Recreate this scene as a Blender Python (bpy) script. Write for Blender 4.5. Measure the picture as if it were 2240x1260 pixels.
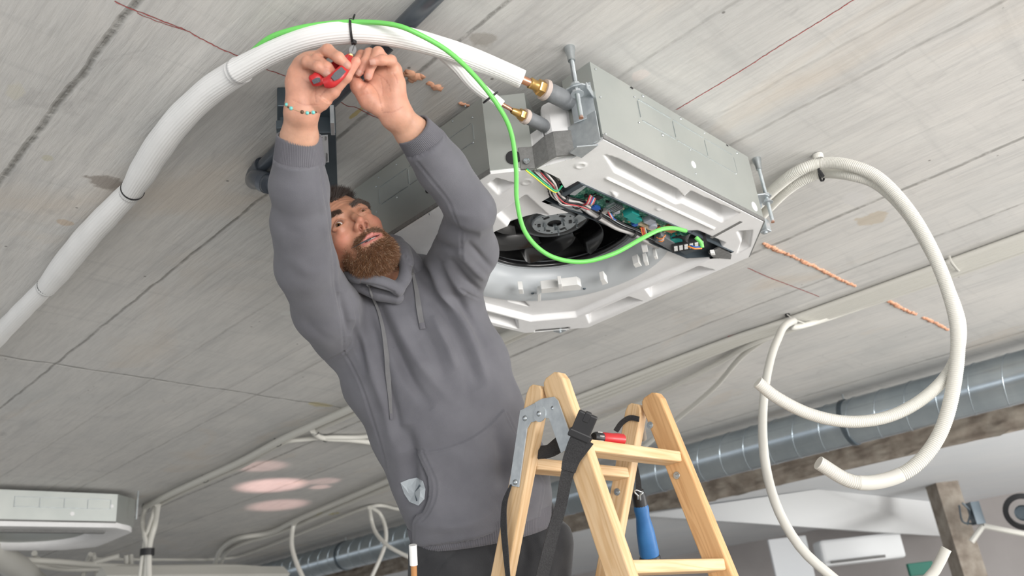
import bpy, math, random
import numpy as np
from mathutils import Vector, Matrix
from mathutils.bvhtree import BVHTree
random.seed(7); np.random.seed(7)
PI = math.pi
for o in list(bpy.data.objects): bpy.data.objects.remove(o)

# ------------------------------------------------------------------ camera
CAMZ = 1.55                     # camera height above the floor; the ceiling is 1.15 m higher
FPX = 1850.0
RM = np.array([[0.70424854, -0.7016307, -0.1083898],
               [0.2077597, 0.34966241, -0.91354918],
               [0.67887399, 0.62084665, 0.39201983]])   # rows: right, down, forward in world axes
S = bpy.context.scene
cd = bpy.data.cameras.new('camera'); cam = bpy.data.objects.new('camera', cd)
S.collection.objects.link(cam); S.camera = cam
cd.sensor_width = 36; cd.lens = FPX / 2240 * 36; cd.clip_start = .02; cd.clip_end = 200
r0, r1, r2 = RM
cam.matrix_world = Matrix(((r0[0], -r1[0], -r2[0], 0), (r0[1], -r1[1], -r2[1], 0), (r0[2], -r1[2], -r2[2], CAMZ), (0, 0, 0, 1)))
cd.dof.use_dof = True; cd.dof.focus_distance = 1.78; cd.dof.aperture_fstop = 5.0
# ------------------------------------------------------------------ world and light
S.view_settings.view_transform = 'Standard'; S.view_settings.look = 'None'
S.view_settings.gamma = 1; S.view_settings.use_curve_mapping = False
S.view_settings.exposure = 0.62
W = bpy.data.worlds.new('world'); S.world = W; W.use_nodes = True
W.node_tree.nodes['Background'].inputs[0].default_value = (.93, .96, 1, 1)
W.node_tree.nodes['Background'].inputs[1].default_value = 0.46
def area(name, loc, target, sx, sy, power, col=(1, 1, 1)):
    l = bpy.data.lights.new(name, 'AREA'); l.shape = 'RECTANGLE'; l.size = sx; l.size_y = sy
    l.energy = power; l.color = col
    o = bpy.data.objects.new(name, l); S.collection.objects.link(o)
    o.location = loc; d = Vector(target) - Vector(loc)
    o.rotation_euler = d.to_track_quat('-Z', 'Y').to_euler()
    return o
area('window_daylight', (-.6, -4.2, 1.0), (1.6, 1.5, 2.3), 4.5, 1.7, 195, (1, .97, .94))
area('window_daylight_left', (-4.2, 1.6, 1.0), (1.6, 2.2, 2.3), 3.2, 1.6, 18, (.95, .98, 1))
area('back_fill_light', (6.0, -3.4, 1.2), (5.0, 2.0, 2.2), 4.0, 1.6, 190, (1, .98, .95))  # area lamp added to brighten the far space; no window known there
for lx, ly, tx, ty, pw, ang in ((3.1, 4.3, 2.90, 4.95, 190, 12), (3.3, 4.5, 3.30, 5.55, 110, 11), (2.6, 3.9, 2.56, 4.48, 70, 8), (3.1, 4.2, 3.16, 4.75, 60, 6), (3.2, 4.3, 3.24, 4.92, 80, 4)):
    sl = bpy.data.lights.new('reflected_sun_patch', 'SPOT'); sl.energy = pw; sl.color = (1, .62, .58)
    sl.spot_size = math.radians(ang); sl.spot_blend = .8; sl.shadow_soft_size = .02
    so = bpy.data.objects.new('reflected_sun_patch', sl); S.collection.objects.link(so); so.location = (lx, ly, .3)
    so.rotation_euler = (Vector((tx, ty, 2.7)) - so.location).to_track_quat('-Z', 'Y').to_euler()

# ------------------------------------------------------------------ geometry helpers
OFF = np.array([0, 0, CAMZ])
CX, CY = 1120., 630.
def ray(px, py):
    v = np.array([px - CX, py - CY, FPX]); return RM.T @ v
def P(px, py, d):                # point seen at a photo position, d metres in front of the camera
    v = ray(px, py); return v / FPX * d + OFF
def at(px, py, h):               # point seen at a photo position at height h above the camera
    v = ray(px, py); return v * (h / v[2]) + OFF
def atx(px, py, x): v = ray(px, py); return v * (x / v[0]) + OFF
def aty(px, py, y): v = ray(px, py); return v * (y / v[1]) + OFF
def project(A):
    q = (np.asarray(A) - OFF) @ RM.T
    return np.stack([CX + FPX * q[..., 0] / q[..., 2], CY + FPX * q[..., 1] / q[..., 2]], -1), q[..., 2]
H = 1.15; CEIL = H + CAMZ
V3 = lambda *a: np.array(a, float)
def nrm(v): v = np.asarray(v, float); return v / (np.linalg.norm(v) + 1e-12)

class MB:
    def __init__(s): s.v = []; s.f = []; s.m = []
    def add(s, vs, fs, mi=0):
        n = len(s.v); s.v.extend([tuple(map(float, v)) for v in vs])
        s.f.extend([tuple(i + n for i in f) for f in fs]); s.m.extend([mi] * len(fs)); return s
    def box(s, lo, hi, mi=0, frame=None, o=None):
        x0, y0, z0 = lo; x1, y1, z1 = hi
        vs = [V3(x, y, z) for z in (z0, z1) for y in (y0, y1) for x in (x0, x1)]
        if frame is not None:
            vs = [np.asarray(o) + frame[0] * v[0] + frame[1] * v[1] + frame[2] * v[2] for v in vs]
        return s.add(vs, [(0, 2, 3, 1), (4, 5, 7, 6), (0, 1, 5, 4), (2, 6, 7, 3), (0, 4, 6, 2), (1, 3, 7, 5)], mi)
    def prism(s, poly, z0, z1, mi=0, frame=None, o=None):   # ccw polygon extruded along local z
        n = len(poly); vs = [V3(p[0], p[1], z0) for p in poly] + [V3(p[0], p[1], z1) for p in poly]
        if frame is not None:
            vs = [np.asarray(o) + frame[0] * v[0] + frame[1] * v[1] + frame[2] * v[2] for v in vs]
        fs = [tuple(range(n))[::-1], tuple(range(n, 2 * n))] + [(i, (i + 1) % n, n + (i + 1) % n, n + i) for i in range(n)]
        return s.add(vs, fs, mi)
    def tube(s, pts, r, seg=12, cap=True, mi=0, flat=1.0, up=None):
        pts = [np.asarray(p, float) for p in pts]; n = len(pts)
        rs = r if hasattr(r, '__len__') else [r] * n
        t = [nrm(pts[min(i + 1, n - 1)] - pts[max(i - 1, 0)]) for i in range(n)]
        a = np.asarray(up, float) if up is not None else (V3(0, 0, 1) if abs(t[0][2]) < .9 else V3(1, 0, 0))
        vs = []; fs = []
        for i in range(n):
            if up is not None: a = np.asarray(up, float)
            a = nrm(a - t[i] * np.dot(a, t[i])); b = np.cross(t[i], a)
            for k in range(seg):
                an = 2 * PI * k / seg
                vs.append(pts[i] + rs[i] * (math.cos(an) * a * flat + math.sin(an) * b))
        for i in range(n - 1):
            for k in range(seg):
                k2 = (k + 1) % seg
                fs.append((i * seg + k, i * seg + k2, (i + 1) * seg + k2, (i + 1) * seg + k))
        if cap: fs.append(tuple(range(seg))[::-1]); fs.append(tuple((n - 1) * seg + k for k in range(seg)))
        return s.add(vs, fs, mi)
    def lathe(s, prof, o, axis, seg=32, mi=0, closed=False, ang=2 * PI):   # prof: (radius, height) pairs
        ax = nrm(axis); a = nrm(np.cross(ax, V3(0, 0, 1) if abs(ax[2]) < .9 else V3(1, 0, 0))); b = np.cross(ax, a)
        m = len(prof); vs = []
        for k in range(seg):
            an = ang * k / seg
            for (r, h) in prof: vs.append(np.asarray(o) + ax * h + (a * math.cos(an) + b * math.sin(an)) * r)
        fs = []
        for k in range(seg):
            k2 = (k + 1) % seg
            for j in range(m - 1): fs.append((k * m + j, k2 * m + j, k2 * m + j + 1, k * m + j + 1))
        return s.add(vs, fs, mi)
    def build(s, name, mats, parent=None, loc=None, smooth=False, bevel=0, recalc=True, sub=0):
        return mk(name, s.v, s.f, mats, parent, loc, smooth, bevel, s.m, recalc, sub)

def wloc(o):
    p = V3(0, 0, 0)
    while o is not None: p = p + np.array(o.location); o = o.parent
    return p
def mk(name, vs, fs, mats, parent=None, loc=None, smooth=False, bevel=0, mi=None, recalc=True, sub=0):
    vs = np.asarray(vs, float).reshape(-1, 3)
    base = wloc(parent) if parent is not None else V3(0, 0, 0)
    l = V3(0, 0, 0) if parent is not None else (np.asarray(loc, float) if loc is not None else vs.mean(0))
    me = bpy.data.meshes.new(name)
    me.from_pydata((vs - base - l).tolist(), [], [tuple(f) for f in fs] if not isinstance(fs, np.ndarray) else fs.tolist())
    if not isinstance(mats, (list, tuple)): mats = [mats]
    for m in mats: me.materials.append(m)
    if mi is not None and len(mats) > 1: me.polygons.foreach_set('material_index', list(mi))
    if recalc:
        import bmesh
        bm = bmesh.new(); bm.from_mesh(me); bmesh.ops.recalc_face_normals(bm, faces=bm.faces); bm.to_mesh(me); bm.free()
    if smooth: me.polygons.foreach_set('use_smooth', [True] * len(me.polygons))
    me.update()
    o = bpy.data.objects.new(name, me); S.collection.objects.link(o); o.location = l
    if parent is not None: o.parent = parent
    if bevel:
        b = o.modifiers.new('bevel', 'BEVEL'); b.width = bevel; b.segments = 2; b.limit_method = 'ANGLE'; b.angle_limit = math.radians(40)
    if sub:
        b = o.modifiers.new('sub', 'SUBSURF'); b.levels = sub; b.render_levels = sub
    if smooth == 2:
        b = o.modifiers.new('edges', 'EDGE_SPLIT'); b.split_angle = math.radians(38)
    return o
def tag(o, label, cat=None, group=None, kind=None):
    if label: o['label'] = label
    if cat: o['category'] = cat
    if group: o['group'] = group
    if kind: o['kind'] = kind
    return o
def thing(name, label, cat, loc, group=None):
    o = bpy.data.objects.new(name, None); S.collection.objects.link(o); o.location = loc
    o.empty_display_size = .05
    return tag(o, label, cat, group)
def spline(pts, n=12, closed=False):
    pts = [np.asarray(p, float) for p in pts]; m = len(pts); out = []
    g = (lambda i: pts[i % m]) if closed else (lambda i: pts[max(0, min(m - 1, i))] if 0 <= i < m else (2 * pts[0] - pts[1] if i < 0 else 2 * pts[-1] - pts[-2]))
    for i in range(m if closed else m - 1):
        p0, p1, p2, p3 = g(i - 1), g(i), g(i + 1), g(i + 2)
        for k in range(n):
            t = k / n
            out.append(.5 * ((2 * p1) + (-p0 + p2) * t + (2 * p0 - 5 * p1 + 4 * p2 - p3) * t * t + (-p0 + 3 * p1 - 3 * p2 + p3) * t ** 3))
    if not closed: out.append(pts[-1])
    return out
def resample(pts, step):
    pts = np.array(pts); d = np.r_[0, np.cumsum(np.linalg.norm(np.diff(pts, axis=0), axis=1))]
    n = max(2, int(d[-1] / step) + 1); s = np.linspace(0, d[-1], n)
    return np.stack([np.interp(s, d, pts[:, k]) for k in range(3)], 1)

# ------------------------------------------------------------------ materials
def mat(name, col, rough=.5, metal=0, col2=None, nscale=8, bump=0, bscale=60, stretch=None, spec=None, trans=0, coat=0, sheen=0, sss=0, alpha=1, detail=6, c_lo=.35, c_hi=.65, aniso=0):
    m = bpy.data.materials.new(name); m.use_nodes = True; nt = m.node_tree; b = nt.nodes['Principled BSDF']
    b.inputs['Base Color'].default_value = (*col, 1); b.inputs['Roughness'].default_value = rough; b.inputs['Metallic'].default_value = metal
    if spec is not None: b.inputs['Specular IOR Level'].default_value = spec
    if trans: b.inputs['Transmission Weight'].default_value = trans
    if coat: b.inputs['Coat Weight'].default_value = coat; b.inputs['Coat Roughness'].default_value = .15
    if sheen: b.inputs['Sheen Weight'].default_value = sheen; b.inputs['Sheen Roughness'].default_value = .5
    if sss: b.inputs['Subsurface Weight'].default_value = sss; b.inputs['Subsurface Radius'].default_value = (.012, .004, .002); b.inputs['Subsurface Scale'].default_value = 1
    if alpha < 1: b.inputs['Alpha'].default_value = alpha
    tc = nt.nodes.new('ShaderNodeTexCoord'); mp = nt.nodes.new('ShaderNodeMapping'); nt.links.new(tc.outputs['Object'], mp.inputs[0])
    if stretch: mp.inputs['Scale'].default_value = stretch
    if col2 is not None:
        n = nt.nodes.new('ShaderNodeTexNoise'); n.inputs['Scale'].default_value = nscale; n.inputs['Detail'].default_value = detail
        nt.links.new(mp.outputs[0], n.inputs[0])
        r = nt.nodes.new('ShaderNodeValToRGB'); r.color_ramp.elements[0].position = c_lo; r.color_ramp.elements[1].position = c_hi
        r.color_ramp.elements[0].color = (*col, 1); r.color_ramp.elements[1].color = (*col2, 1)
        nt.links.new(n.outputs['Fac'], r.inputs[0]); nt.links.new(r.outputs[0], b.inputs['Base Color'])
    if bump:
        n = nt.nodes.new('ShaderNodeTexNoise'); n.inputs['Scale'].default_value = bscale; n.inputs['Detail'].default_value = 4
        nt.links.new(mp.outputs[0], n.inputs[0]); bp = nt.nodes.new('ShaderNodeBump'); bp.inputs['Strength'].default_value = bump; bp.inputs['Distance'].default_value = .002
        nt.links.new(n.outputs['Fac'], bp.inputs['Height']); nt.links.new(bp.outputs[0], b.inputs['Normal'])
    return m
M = {}
M['galv'] = mat('galvanised_sheet', (.50, .53, .51), .42, .75, (.56, .585, .56), 5, 0)
M['galvdark'] = mat('galvanised_fixings', (.60, .64, .66), .4, .6, (.50, .54, .57), 60)
M['zinc'] = mat('zinc_steel', (.62, .66, .68), .3, .95, (.5, .54, .56), 40)
M['eps'] = mat('white_polystyrene', (.83, .83, .83), .75, 0, (.86, .86, .86), 30, .08, 350)
M['whiteplastic'] = mat('white_plastic', (.88, .88, .86), .35)
M['greyplastic'] = mat('grey_plastic', (.60, .635, .66), .32)
M['blackgloss'] = mat('black_gloss_plastic', (.010, .010, .011), .18, coat=.4)
M['black'] = mat('black_plastic', (.018, .018, .02), .45)
M['foam'] = mat('grey_foam', (.17, .17, .165), .9, 0, (.21, .21, .205), 120, .4, 500)
M['brass'] = mat('brass', (.72, .48, .19), .28, .95, (.62, .39, .14), 30)
M['copper'] = mat('copper', (.75, .38, .25), .3, .9)
M['tape'] = mat('grey_putty', (.16, .17, .18), .55, bump=.5, bscale=90)
M['green'] = mat('green_cable_sheath', (.17, .62, .13), .35)
M['insul'] = mat('white_insulation', (.80, .80, .79), .6, bump=.6, bscale=14, stretch=(1, 1, 1))
M['pvcdark'] = mat('dark_grey_pvc', (.045, .055, .07), .28, 0, (.07, .08, .095), 12, coat=.2)
M['conduit'] = mat('cream_conduit', (.66, .65, .60), .45)
M['corr'] = mat('corrugated_conduit', (.70, .69, .64), .42)
M['pcb'] = mat('green_circuit_board', (.02, .16, .11), .4, 0, (.20, .42, .32), 180, detail=2, c_lo=.5, c_hi=.62)
M['darksteel'] = mat('dark_grey_steel', (.085, .11, .13), .35, .5, (.11, .135, .155), 8)
M['label'] = mat('label_paper', (.55, .56, .58), .5)
M['ink'] = mat('ink', (.02, .02, .02), .6)
M['orange_foam'] = mat('orange_foam', (.72, .33, .19), .85, 0, (.80, .45, .30), 40, .8, 120)
M['chalk'] = mat('red_chalk', (.50, .09, .09), .9, 0, (.42, .16, .15), 300)
M['jawsteel'] = mat('dull_tool_steel', (.17, .175, .18), .5, 0)
def simple(n, c, r=.4, m=0): M[n] = mat(n, c, r, m); return M[n]
simple('wire_white', (.55, .52, .50)); simple('capwhite', (.85, .85, .84)); simple('wire_grey', (.42, .41, .40)); simple('wire_red', (.55, .05, .06)); simple('wire_blue', (.03, .12, .45))
simple('wire_orange', (.75, .25, .06)); simple('wire_yellow', (.70, .68, .06)); simple('wire_green', (.02, .35, .16)); simple('teal', (.02, .30, .27)); simple('cream', (.78, .68, .48))
simple('brownpart', (.40, .14, .06)); simple('capgrey', (.35, .37, .42))

def nodes(m):
    nt = m.node_tree; return nt, nt.nodes['Principled BSDF'], (lambda t: nt.nodes.new('ShaderNode' + t)), nt.links.new
# bare board-marked concrete: joints run along y at given x, marks and stains at fixed places
def concrete():
    m = bpy.data.materials.new('board_marked_concrete'); m.use_nodes = True; nt, b, N, L = nodes(m)
    tc = N('TexCoord'); pos = tc.outputs['Object']
    def noise(scale, sc=(1, 1, 1), det=6, dist=0, rough=.55):
        mp = N('Mapping'); mp.inputs['Scale'].default_value = sc; L(pos, mp.inputs[0])
        n = N('TexNoise'); n.inputs['Scale'].default_value = scale; n.inputs['Detail'].default_value = det; n.inputs['Distortion'].default_value = dist; n.inputs['Roughness'].default_value = rough
        L(mp.outputs[0], n.inputs[0]); return n.outputs['Fac']
    def math_(op, a, c=None, d=None, clamp=False):
        n = N('Math'); n.operation = op; n.use_clamp = clamp
        for i, v in enumerate((a, c, d)):
            if v is None: continue
            if isinstance(v, (int, float)): n.inputs[i].default_value = v
            else: L(v, n.inputs[i])
        return n.outputs[0]
    def rng(v, a, c, lo=0, hi=1):
        n = N('MapRange'); n.inputs[1].default_value = a; n.inputs[2].default_value = c; n.inputs[3].default_value = lo; n.inputs[4].default_value = hi; L(v, n.inputs[0]); return n.outputs[0]
    def mix(f, a, c, mode='MIX'):
        n = N('Mix'); n.data_type = 'RGBA'; n.blend_type = mode
        for i, v in ((0, f), (6, a), (7, c)):
            if isinstance(v, (int, float)): n.inputs[i].default_value = v
            elif isinstance(v, tuple): n.inputs[i].default_value = (*v, 1)
            else: L(v, n.inputs[i])
        return n.outputs[2]
    sx = N('SeparateXYZ'); L(pos, sx.inputs[0]); X, Y = sx.outputs[0], sx.outputs[1]
    big = noise(.9, det=5); med = noise(4.5, (1.2, .6, 1), 8, .6); fine = noise(40, (2.6, .22, 1), 7, .2, .65); streak = noise(13, (2.6, .16, 1), 8, .5, .6); cross = noise(9, (.3, 2.4, 1), 7, .8)
    c = mix(rng(big, .35, .65), (.60, .60, .585), (.69, .675, .65))
    c = mix(rng(med, .38, .66, 0, .55), c, (.76, .74, .705))
    c = mix(rng(streak, .50, .70, 0, .42), c, (.44, .44, .438))
    c = mix(rng(cross, .56, .74, 0, .35), c, (.46, .46, .455))
    c = mix(rng(fine, .45, .72, 0, .36), c, (.43, .42, .405))
    c = mix(rng(noise(2.2, (1, .5, 1), 6, 1.2), .58, .72, 0, .45), c, (.66, .57, .47))
    c = mix(rng(noise(6.5, (1, .45, 1), 8, 1.5), .66, .74, 0, .5), c, (.40, .39, .38))
    # plank steps
    pl = math_('FLOOR', math_('MULTIPLY', math_('ADD', X, math_('MULTIPLY', noise(1.5), .02)), 7.3))
    w = N('TexWhiteNoise'); w.noise_dimensions = '1D'; L(pl, w.inputs['W'])
    c = mix(rng(w.outputs['Value'], 0, 1, 0, .14), c, (.40, .40, .40))
    # board joints
    wob = math_('MULTIPLY', math_('SUBTRACT', noise(7, det=4), .5), .022)
    jt = None
    for jx, wd, st in JOINTS:
        d = math_('ABSOLUTE', math_('SUBTRACT', math_('ADD', X, wob), jx))
        g = math_('MULTIPLY', rng(d, wd, wd * .25), st); jt = g if jt is None else math_('MAXIMUM', jt, g)
    yy = math_('ABSOLUTE', math_('SUBTRACT', math_('ADD', math_('ADD', Y, math_('MULTIPLY', wob, 2)), math_('MULTIPLY', X, -.05)), 3.17))
    jt = math_('MAXIMUM', jt, math_('MULTIPLY', math_('MULTIPLY', rng(yy, .010, .003), .6), rng(X, 2.4, 2.3)))
    jt = math_('MULTIPLY', jt, rng(noise(25), .30, .55, .35, 1))
    c = mix(math_('MULTIPLY', jt, .75), c, (.13, .125, .11))
    # fixed marks: (x, y, radius, colour)
    for (mx, my, rx, ry, col, st) in MARKS:
        cb = N('CombineXYZ')
        L(math_('DIVIDE', math_('SUBTRACT', X, mx), rx), cb.inputs[0]); L(math_('DIVIDE', math_('SUBTRACT', Y, my), ry), cb.inputs[1])
        ln = N('VectorMath'); ln.operation = 'LENGTH'; L(cb.outputs[0], ln.inputs[0])
        q = math_('ADD', ln.outputs['Value'], math_('MULTIPLY', math_('SUBTRACT', noise(22, det=5), .5), 1.9))
        c = mix(rng(q, 1.0, .75, 0, st), c, col)
    # pocks
    v = N('TexVoronoi'); v.inputs['Scale'].default_value = 9; L(pos, v.inputs[0])
    c = mix(rng(v.outputs['Distance'], .045, .02, 0, .75), c, (.12, .11, .10))
    L(c, b.inputs['Base Color']); b.inputs['Roughness'].default_value = .62; b.inputs['Specular IOR Level'].default_value = .35
    h = math_('ADD', math_('MULTIPLY', fine, .5), math_('MULTIPLY', streak, .6)); h = math_('SUBTRACT', h, math_('MULTIPLY', jt, 1.2))
    bp = N('Bump'); bp.inputs['Strength'].default_value = .7; bp.inputs['Distance'].default_value = .006; L(h, bp.inputs['Height']); L(bp.outputs[0], b.inputs['Normal'])
    return m
jx = lambda px, py: at(px, py, H)[0]
JOINTS = [(jx(150, 200), .010, 1), (jx(360, 605), .006, .8), (jx(1400, 660), .012, .8), (jx(760, 1010) , .010, .6), (jx(500, 850), .006, .25), (jx(2000, 105), .008, .45), (jx(2190, 740), .012, .6), (jx(1150, 300), .006, .3)]
def mark(px, py, r1, r2, col, st=.8):
    p = at(px, py, H); return (p[0], p[1], r1, r2, col, st)
MARKS = [mark(36, 198, .02, .035, (.62, .60, .53)), mark(1400, 165, .02, .025, (.72, .66, .63)), mark(232, 400, .05, .035, (.24, .20, .17), .7), mark(140, 487, .02, .02, (.55, .42, .30), .6),
         mark(1615, 733, .03, .05, (.62, .10, .14)), mark(1870, 437, .06, .03, (.66, .65, .64), .6), mark(2140, 607, .05, .03, (.66, .65, .63), .8), mark(710, 1123, .12, .07, (.55, .48, .10), .7),
         mark(700, 885, .06, .03, (.50, .43, .20), .6), mark(785, 243, .006, .05, (.55, .44, .16), .8), mark(628, 685, .02, .03, (.66, .66, .64), .9), mark(1905, 480, .05, .05, (.52, .42, .28), .5), mark(1060, 88, .03, .03, (.30, .27, .23), .5), mark(104, 345, .012, .015, (.55, .53, .42), .7)]
M['concrete'] = concrete()
M['rough_conc'] = mat('rough_broken_concrete', (.20, .165, .135), .9, 0, (.36, .32, .27), 9, 1.0, 14, detail=10)
M['plaster'] = mat('white_plaster', (.78, .81, .84), .7, 0, (.82, .84, .86), 2)
M['plasterw'] = mat('white_panel', (.90, .92, .93), .6)
M['greywall'] = mat('primed_grey_wall', (.42, .39, .38), .8, 0, (.50, .47, .46), 1.2)
M['floor'] = mat('screed_floor', (.50, .49, .47), .8, 0, (.56, .55, .53), 2)

# ------------------------------------------------------------------ setting
def struct(name, mb, m, **k):
    o = mb.build(name, m, **k); o['kind'] = 'structure'; return o
XB = 6.02      # where the exposed slab edge stands
c = MB(); c.box((-1.5, -2.2, CEIL), (XB + .3, 17, CEIL + .25)); struct('ceiling', c, M['concrete'], loc=(0, 0, 0))
c = MB(); c.box((-6, -6, -.1), (16, 18, 0)); struct('floor', c, M['floor'], loc=(0, 0, 0))
# broken concrete slab edge beyond the duct (uneven lower rim)
n = 260; vs = []; fs = []
ZE = .925 + CAMZ
rows = 14
for i in range(n + 1):
    y = -2.2 + i * 19.2 / n
    for j in range(rows):
        t = j / (rows - 1); z = CEIL - (CEIL - ZE) * t + (0 if j < rows - 1 else random.uniform(-.012, .012))
        vs.append((XB + random.uniform(-.022, .022) + .03 * math.sin(y * 3 + t * 4), y, z))
    vs.append((XB + .055, y, ZE))
for i in range(n):
    for j in range(rows): a = i * (rows + 1) + j; fs.append((a, a + rows + 1, a + rows + 2, a + 1))
o = mk('trim_1', vs, fs, M['rough_conc'], loc=(XB, 3, ZE), smooth=True); o['kind'] = 'structure'; o['label'] = 'rough broken concrete slab edge beyond the duct'

# ------------------------------------------------------------------ ceiling cassette unit
def wz(pts, z): return [V3(p[0], p[1], z + CAMZ) for p in pts]
def polysdf(p, poly):            # signed distance (negative inside) of points (n,2) to a polygon
    poly = np.asarray(poly, float); n = len(poly); d = np.full(len(p), 1e9); s = np.zeros(len(p), int)
    for i in range(n):
        a, b = poly[i], poly[(i + 1) % n]; e = b - a; w = p - a
        t = np.clip((w @ e) / (e @ e + 1e-12), 0, 1); q = w - t[:, None] * e; d = np.minimum(d, (q * q).sum(1))
        cr = e[0] * w[:, 1] - e[1] * w[:, 0]
        up = (a[1] <= p[:, 1]) & (b[1] > p[:, 1]) & (cr > 0); dn = (a[1] > p[:, 1]) & (b[1] <= p[:, 1]) & (cr < 0)
        s += up.astype(int) - dn.astype(int)
    return np.where(s != 0, -1, 1) * np.sqrt(d)
ZB, ZT, ZM = .93, 1.125, .938
OUT = [(1.235, .831), (1.884, .829), (2.047, .969), (2.062, 1.57), (1.912, 1.712), (1.30, 1.73), (1.135, 1.56), (1.135, 1.061), (1.20, .992), (1.29, 1.04), (1.33, .945), (1.237, .912)]
EPSO = [(1.237, .833), (1.882, .831), (2.045, .970), (2.060, 1.57), (1.910, 1.710), (1.30, 1.728), (1.137, 1.56), (1.137, 1.063), (1.20, .996), (1.238, .915)]
CC = np.array([1.6, 1.28])
def tri_cap(poly):
    from mathutils.geometry import tessellate_polygon
    return tessellate_polygon([[Vector((p[0], p[1], 0)) for p in poly]])
cas = thing('ceiling_cassette_unit', 'large open galvanised ceiling cassette air conditioner with white underside and exposed circuit board', 'air conditioner', (1.6, 1.28, CAMZ + ZT))
n = len(OUT); inn = np.array(OUT); cen = inn.mean(0)
shell = MB(); ins = [tuple(cen + (p - cen) * .992) for p in inn]
vs = wz(OUT, ZM) + wz(OUT, ZT) + wz(ins, ZM) + wz(ins, ZT - .004)
fs = [(i, (i + 1) % n, n + (i + 1) % n, n + i) for i in range(n)] + [(2 * n + i, 3 * n + i, 3 * n + (i + 1) % n, 2 * n + (i + 1) % n) for i in range(n)] + [(i, 2 * n + i, 2 * n + (i + 1) % n, (i + 1) % n) for i in range(n)]
fs += [tuple(n + k for k in t) for t in tri_cap(OUT)] + [tuple(3 * n + k for k in t) for t in tri_cap(ins)]
mk('casing', vs, fs, M['galv'], cas)
# folded edge strips, knock-out slits, rivets and holes on the two visible faces
def facebox(mb, axis, q0, q1, z0, z1, out, mi=0):       # axis 'y': face at y=.83 (right) ; 'x': face at x=1.135 (left)
    if axis == 'y': mb.box((min(q0, q1), .830 - out, z0 + CAMZ), (max(q0, q1), .834, z1 + CAMZ), mi)
    else: mb.box((1.135 - out, min(q0, q1), z0 + CAMZ), (1.138, max(q0, q1), z1 + CAMZ), mi)
def slit(mb, a, b, w=.0008, out=.0008, axis='y'):
    a, b = np.asarray(a), np.asarray(b); t = nrm(b - a); nn = V3(0, -1, 0) if axis == 'y' else V3(-1, 0, 0); s = np.cross(t, nn)
    mb.box((0, -w, -.001), (np.linalg.norm(b - a), w, out), 0, (t, s, nn), a)
def fpt(axis, px, py): return aty(px, py, .8295) if axis == 'y' else atx(px, py, 1.1345)
kl = MB()
Q = [fpt('y', 1395, 222), fpt('y', 1602, 334), fpt('y', 1605, 375), fpt('y', 1403, 264)]
zt_, zb_ = .5 * (Q[0][2] + Q[1][2]), .5 * (Q[2][2] + Q[3][2]); xs_ = [Q[0][0], Q[1][0]]
xk = np.linspace(xs_[0], xs_[1], 4)
for k in range(3):
    g = .012
    for zz in (zt_, zb_): slit(kl, (xk[k] + g * .4, .8295, zz), (xk[k + 1] - g * .4 - .0, .8295, zz))
for k in range(4): slit(kl, (xk[k], .8295, zb_ + .006), (xk[k], .8295, zt_ - .006))
kl.build('knockout_outline', M['zinc'], cas); kl = MB()
Q = [fpt('x', 829, 415), fpt('x', 829, 455)]
yk = np.linspace(fpt('x', 1032, 263)[1], fpt('x', 829, 415)[1], 4); zt2 = .5 * (fpt('x', 1032, 263)[2] + fpt('x', 829, 415)[2]); zb2 = .5 * (fpt('x', 1034, 306)[2] + fpt('x', 829, 455)[2])
for k in range(3):
    for zz in (zt2, zb2): slit(kl, (1.1345, yk[k] + .005, zz), (1.1345, yk[k + 1] - .005, zz), axis='x')
for k in range(4): slit(kl, (1.1345, yk[k], zb2 + .005), (1.1345, yk[k], zt2 - .005), axis='x')
kl.build('knockout_outline', M['zinc'], cas)
rv = MB()
for (px, py) in ((1303, 151), (1314, 212), (1325, 293), (1405, 202), (1487, 250), (1538, 278), (1608, 319), (1388, 212), (1398, 268), (1450, 295), (1510, 328), (1610, 380), (1612, 335), (1522, 380)):
    rv = MB(); A = fpt('y', px, py); A[2] = min(A[2], ZT - .008 + CAMZ); r = .0035 if (px + py) % 2 else .0022; rv.lathe([(0, .002), (r * .6, .0017), (r, 0)], A, V3(0, -1, 0), 10); rv.build('rivet', M['zinc'], cas, smooth=True)
for (px, py) in ((990, 265), (1033, 257), (1035, 312), (867, 360), (823, 408), (824, 463), (940, 468), (868, 432), (1018, 232), (828, 388)):
    rv = MB(); A = fpt('x', px, py); r = .003; rv.lathe([(0, .002), (r * .6, .0017), (r, 0)], A, V3(-1, 0, 0), 10); rv.build('rivet', M['zinc'], cas, smooth=True)
hl = MB()
for (px, py, rr) in ((1517, 360, .009), (1650, 452, .013)):
    hl = MB(); A = fpt('y', px, py); hl.lathe([(0, .001), (rr, .001), (rr, -.001)], A, V3(0, -1, 0), 24); hl.build('punched_hole', M['eps'], cas)
hl = MB(); A = fpt('x', 937, 414); hl.lathe([(0, .001), (.010, .001), (.010, -.001)], A, V3(-1, 0, 0), 24); hl.build('punched_hole', M['black'], cas)
for px, py in ((1381, 187), (1588, 308)):
    hl = MB(); A = fpt('y', px, py); A[2] = min(A[2], ZT - .004 + CAMZ); hl.box((A[0] - .004, A[1] - .0012, A[2] - .0015), (A[0] + .004, A[1] + .001, A[2] + .0015)); hl.build('punched_hole', M['black'], cas)
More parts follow.
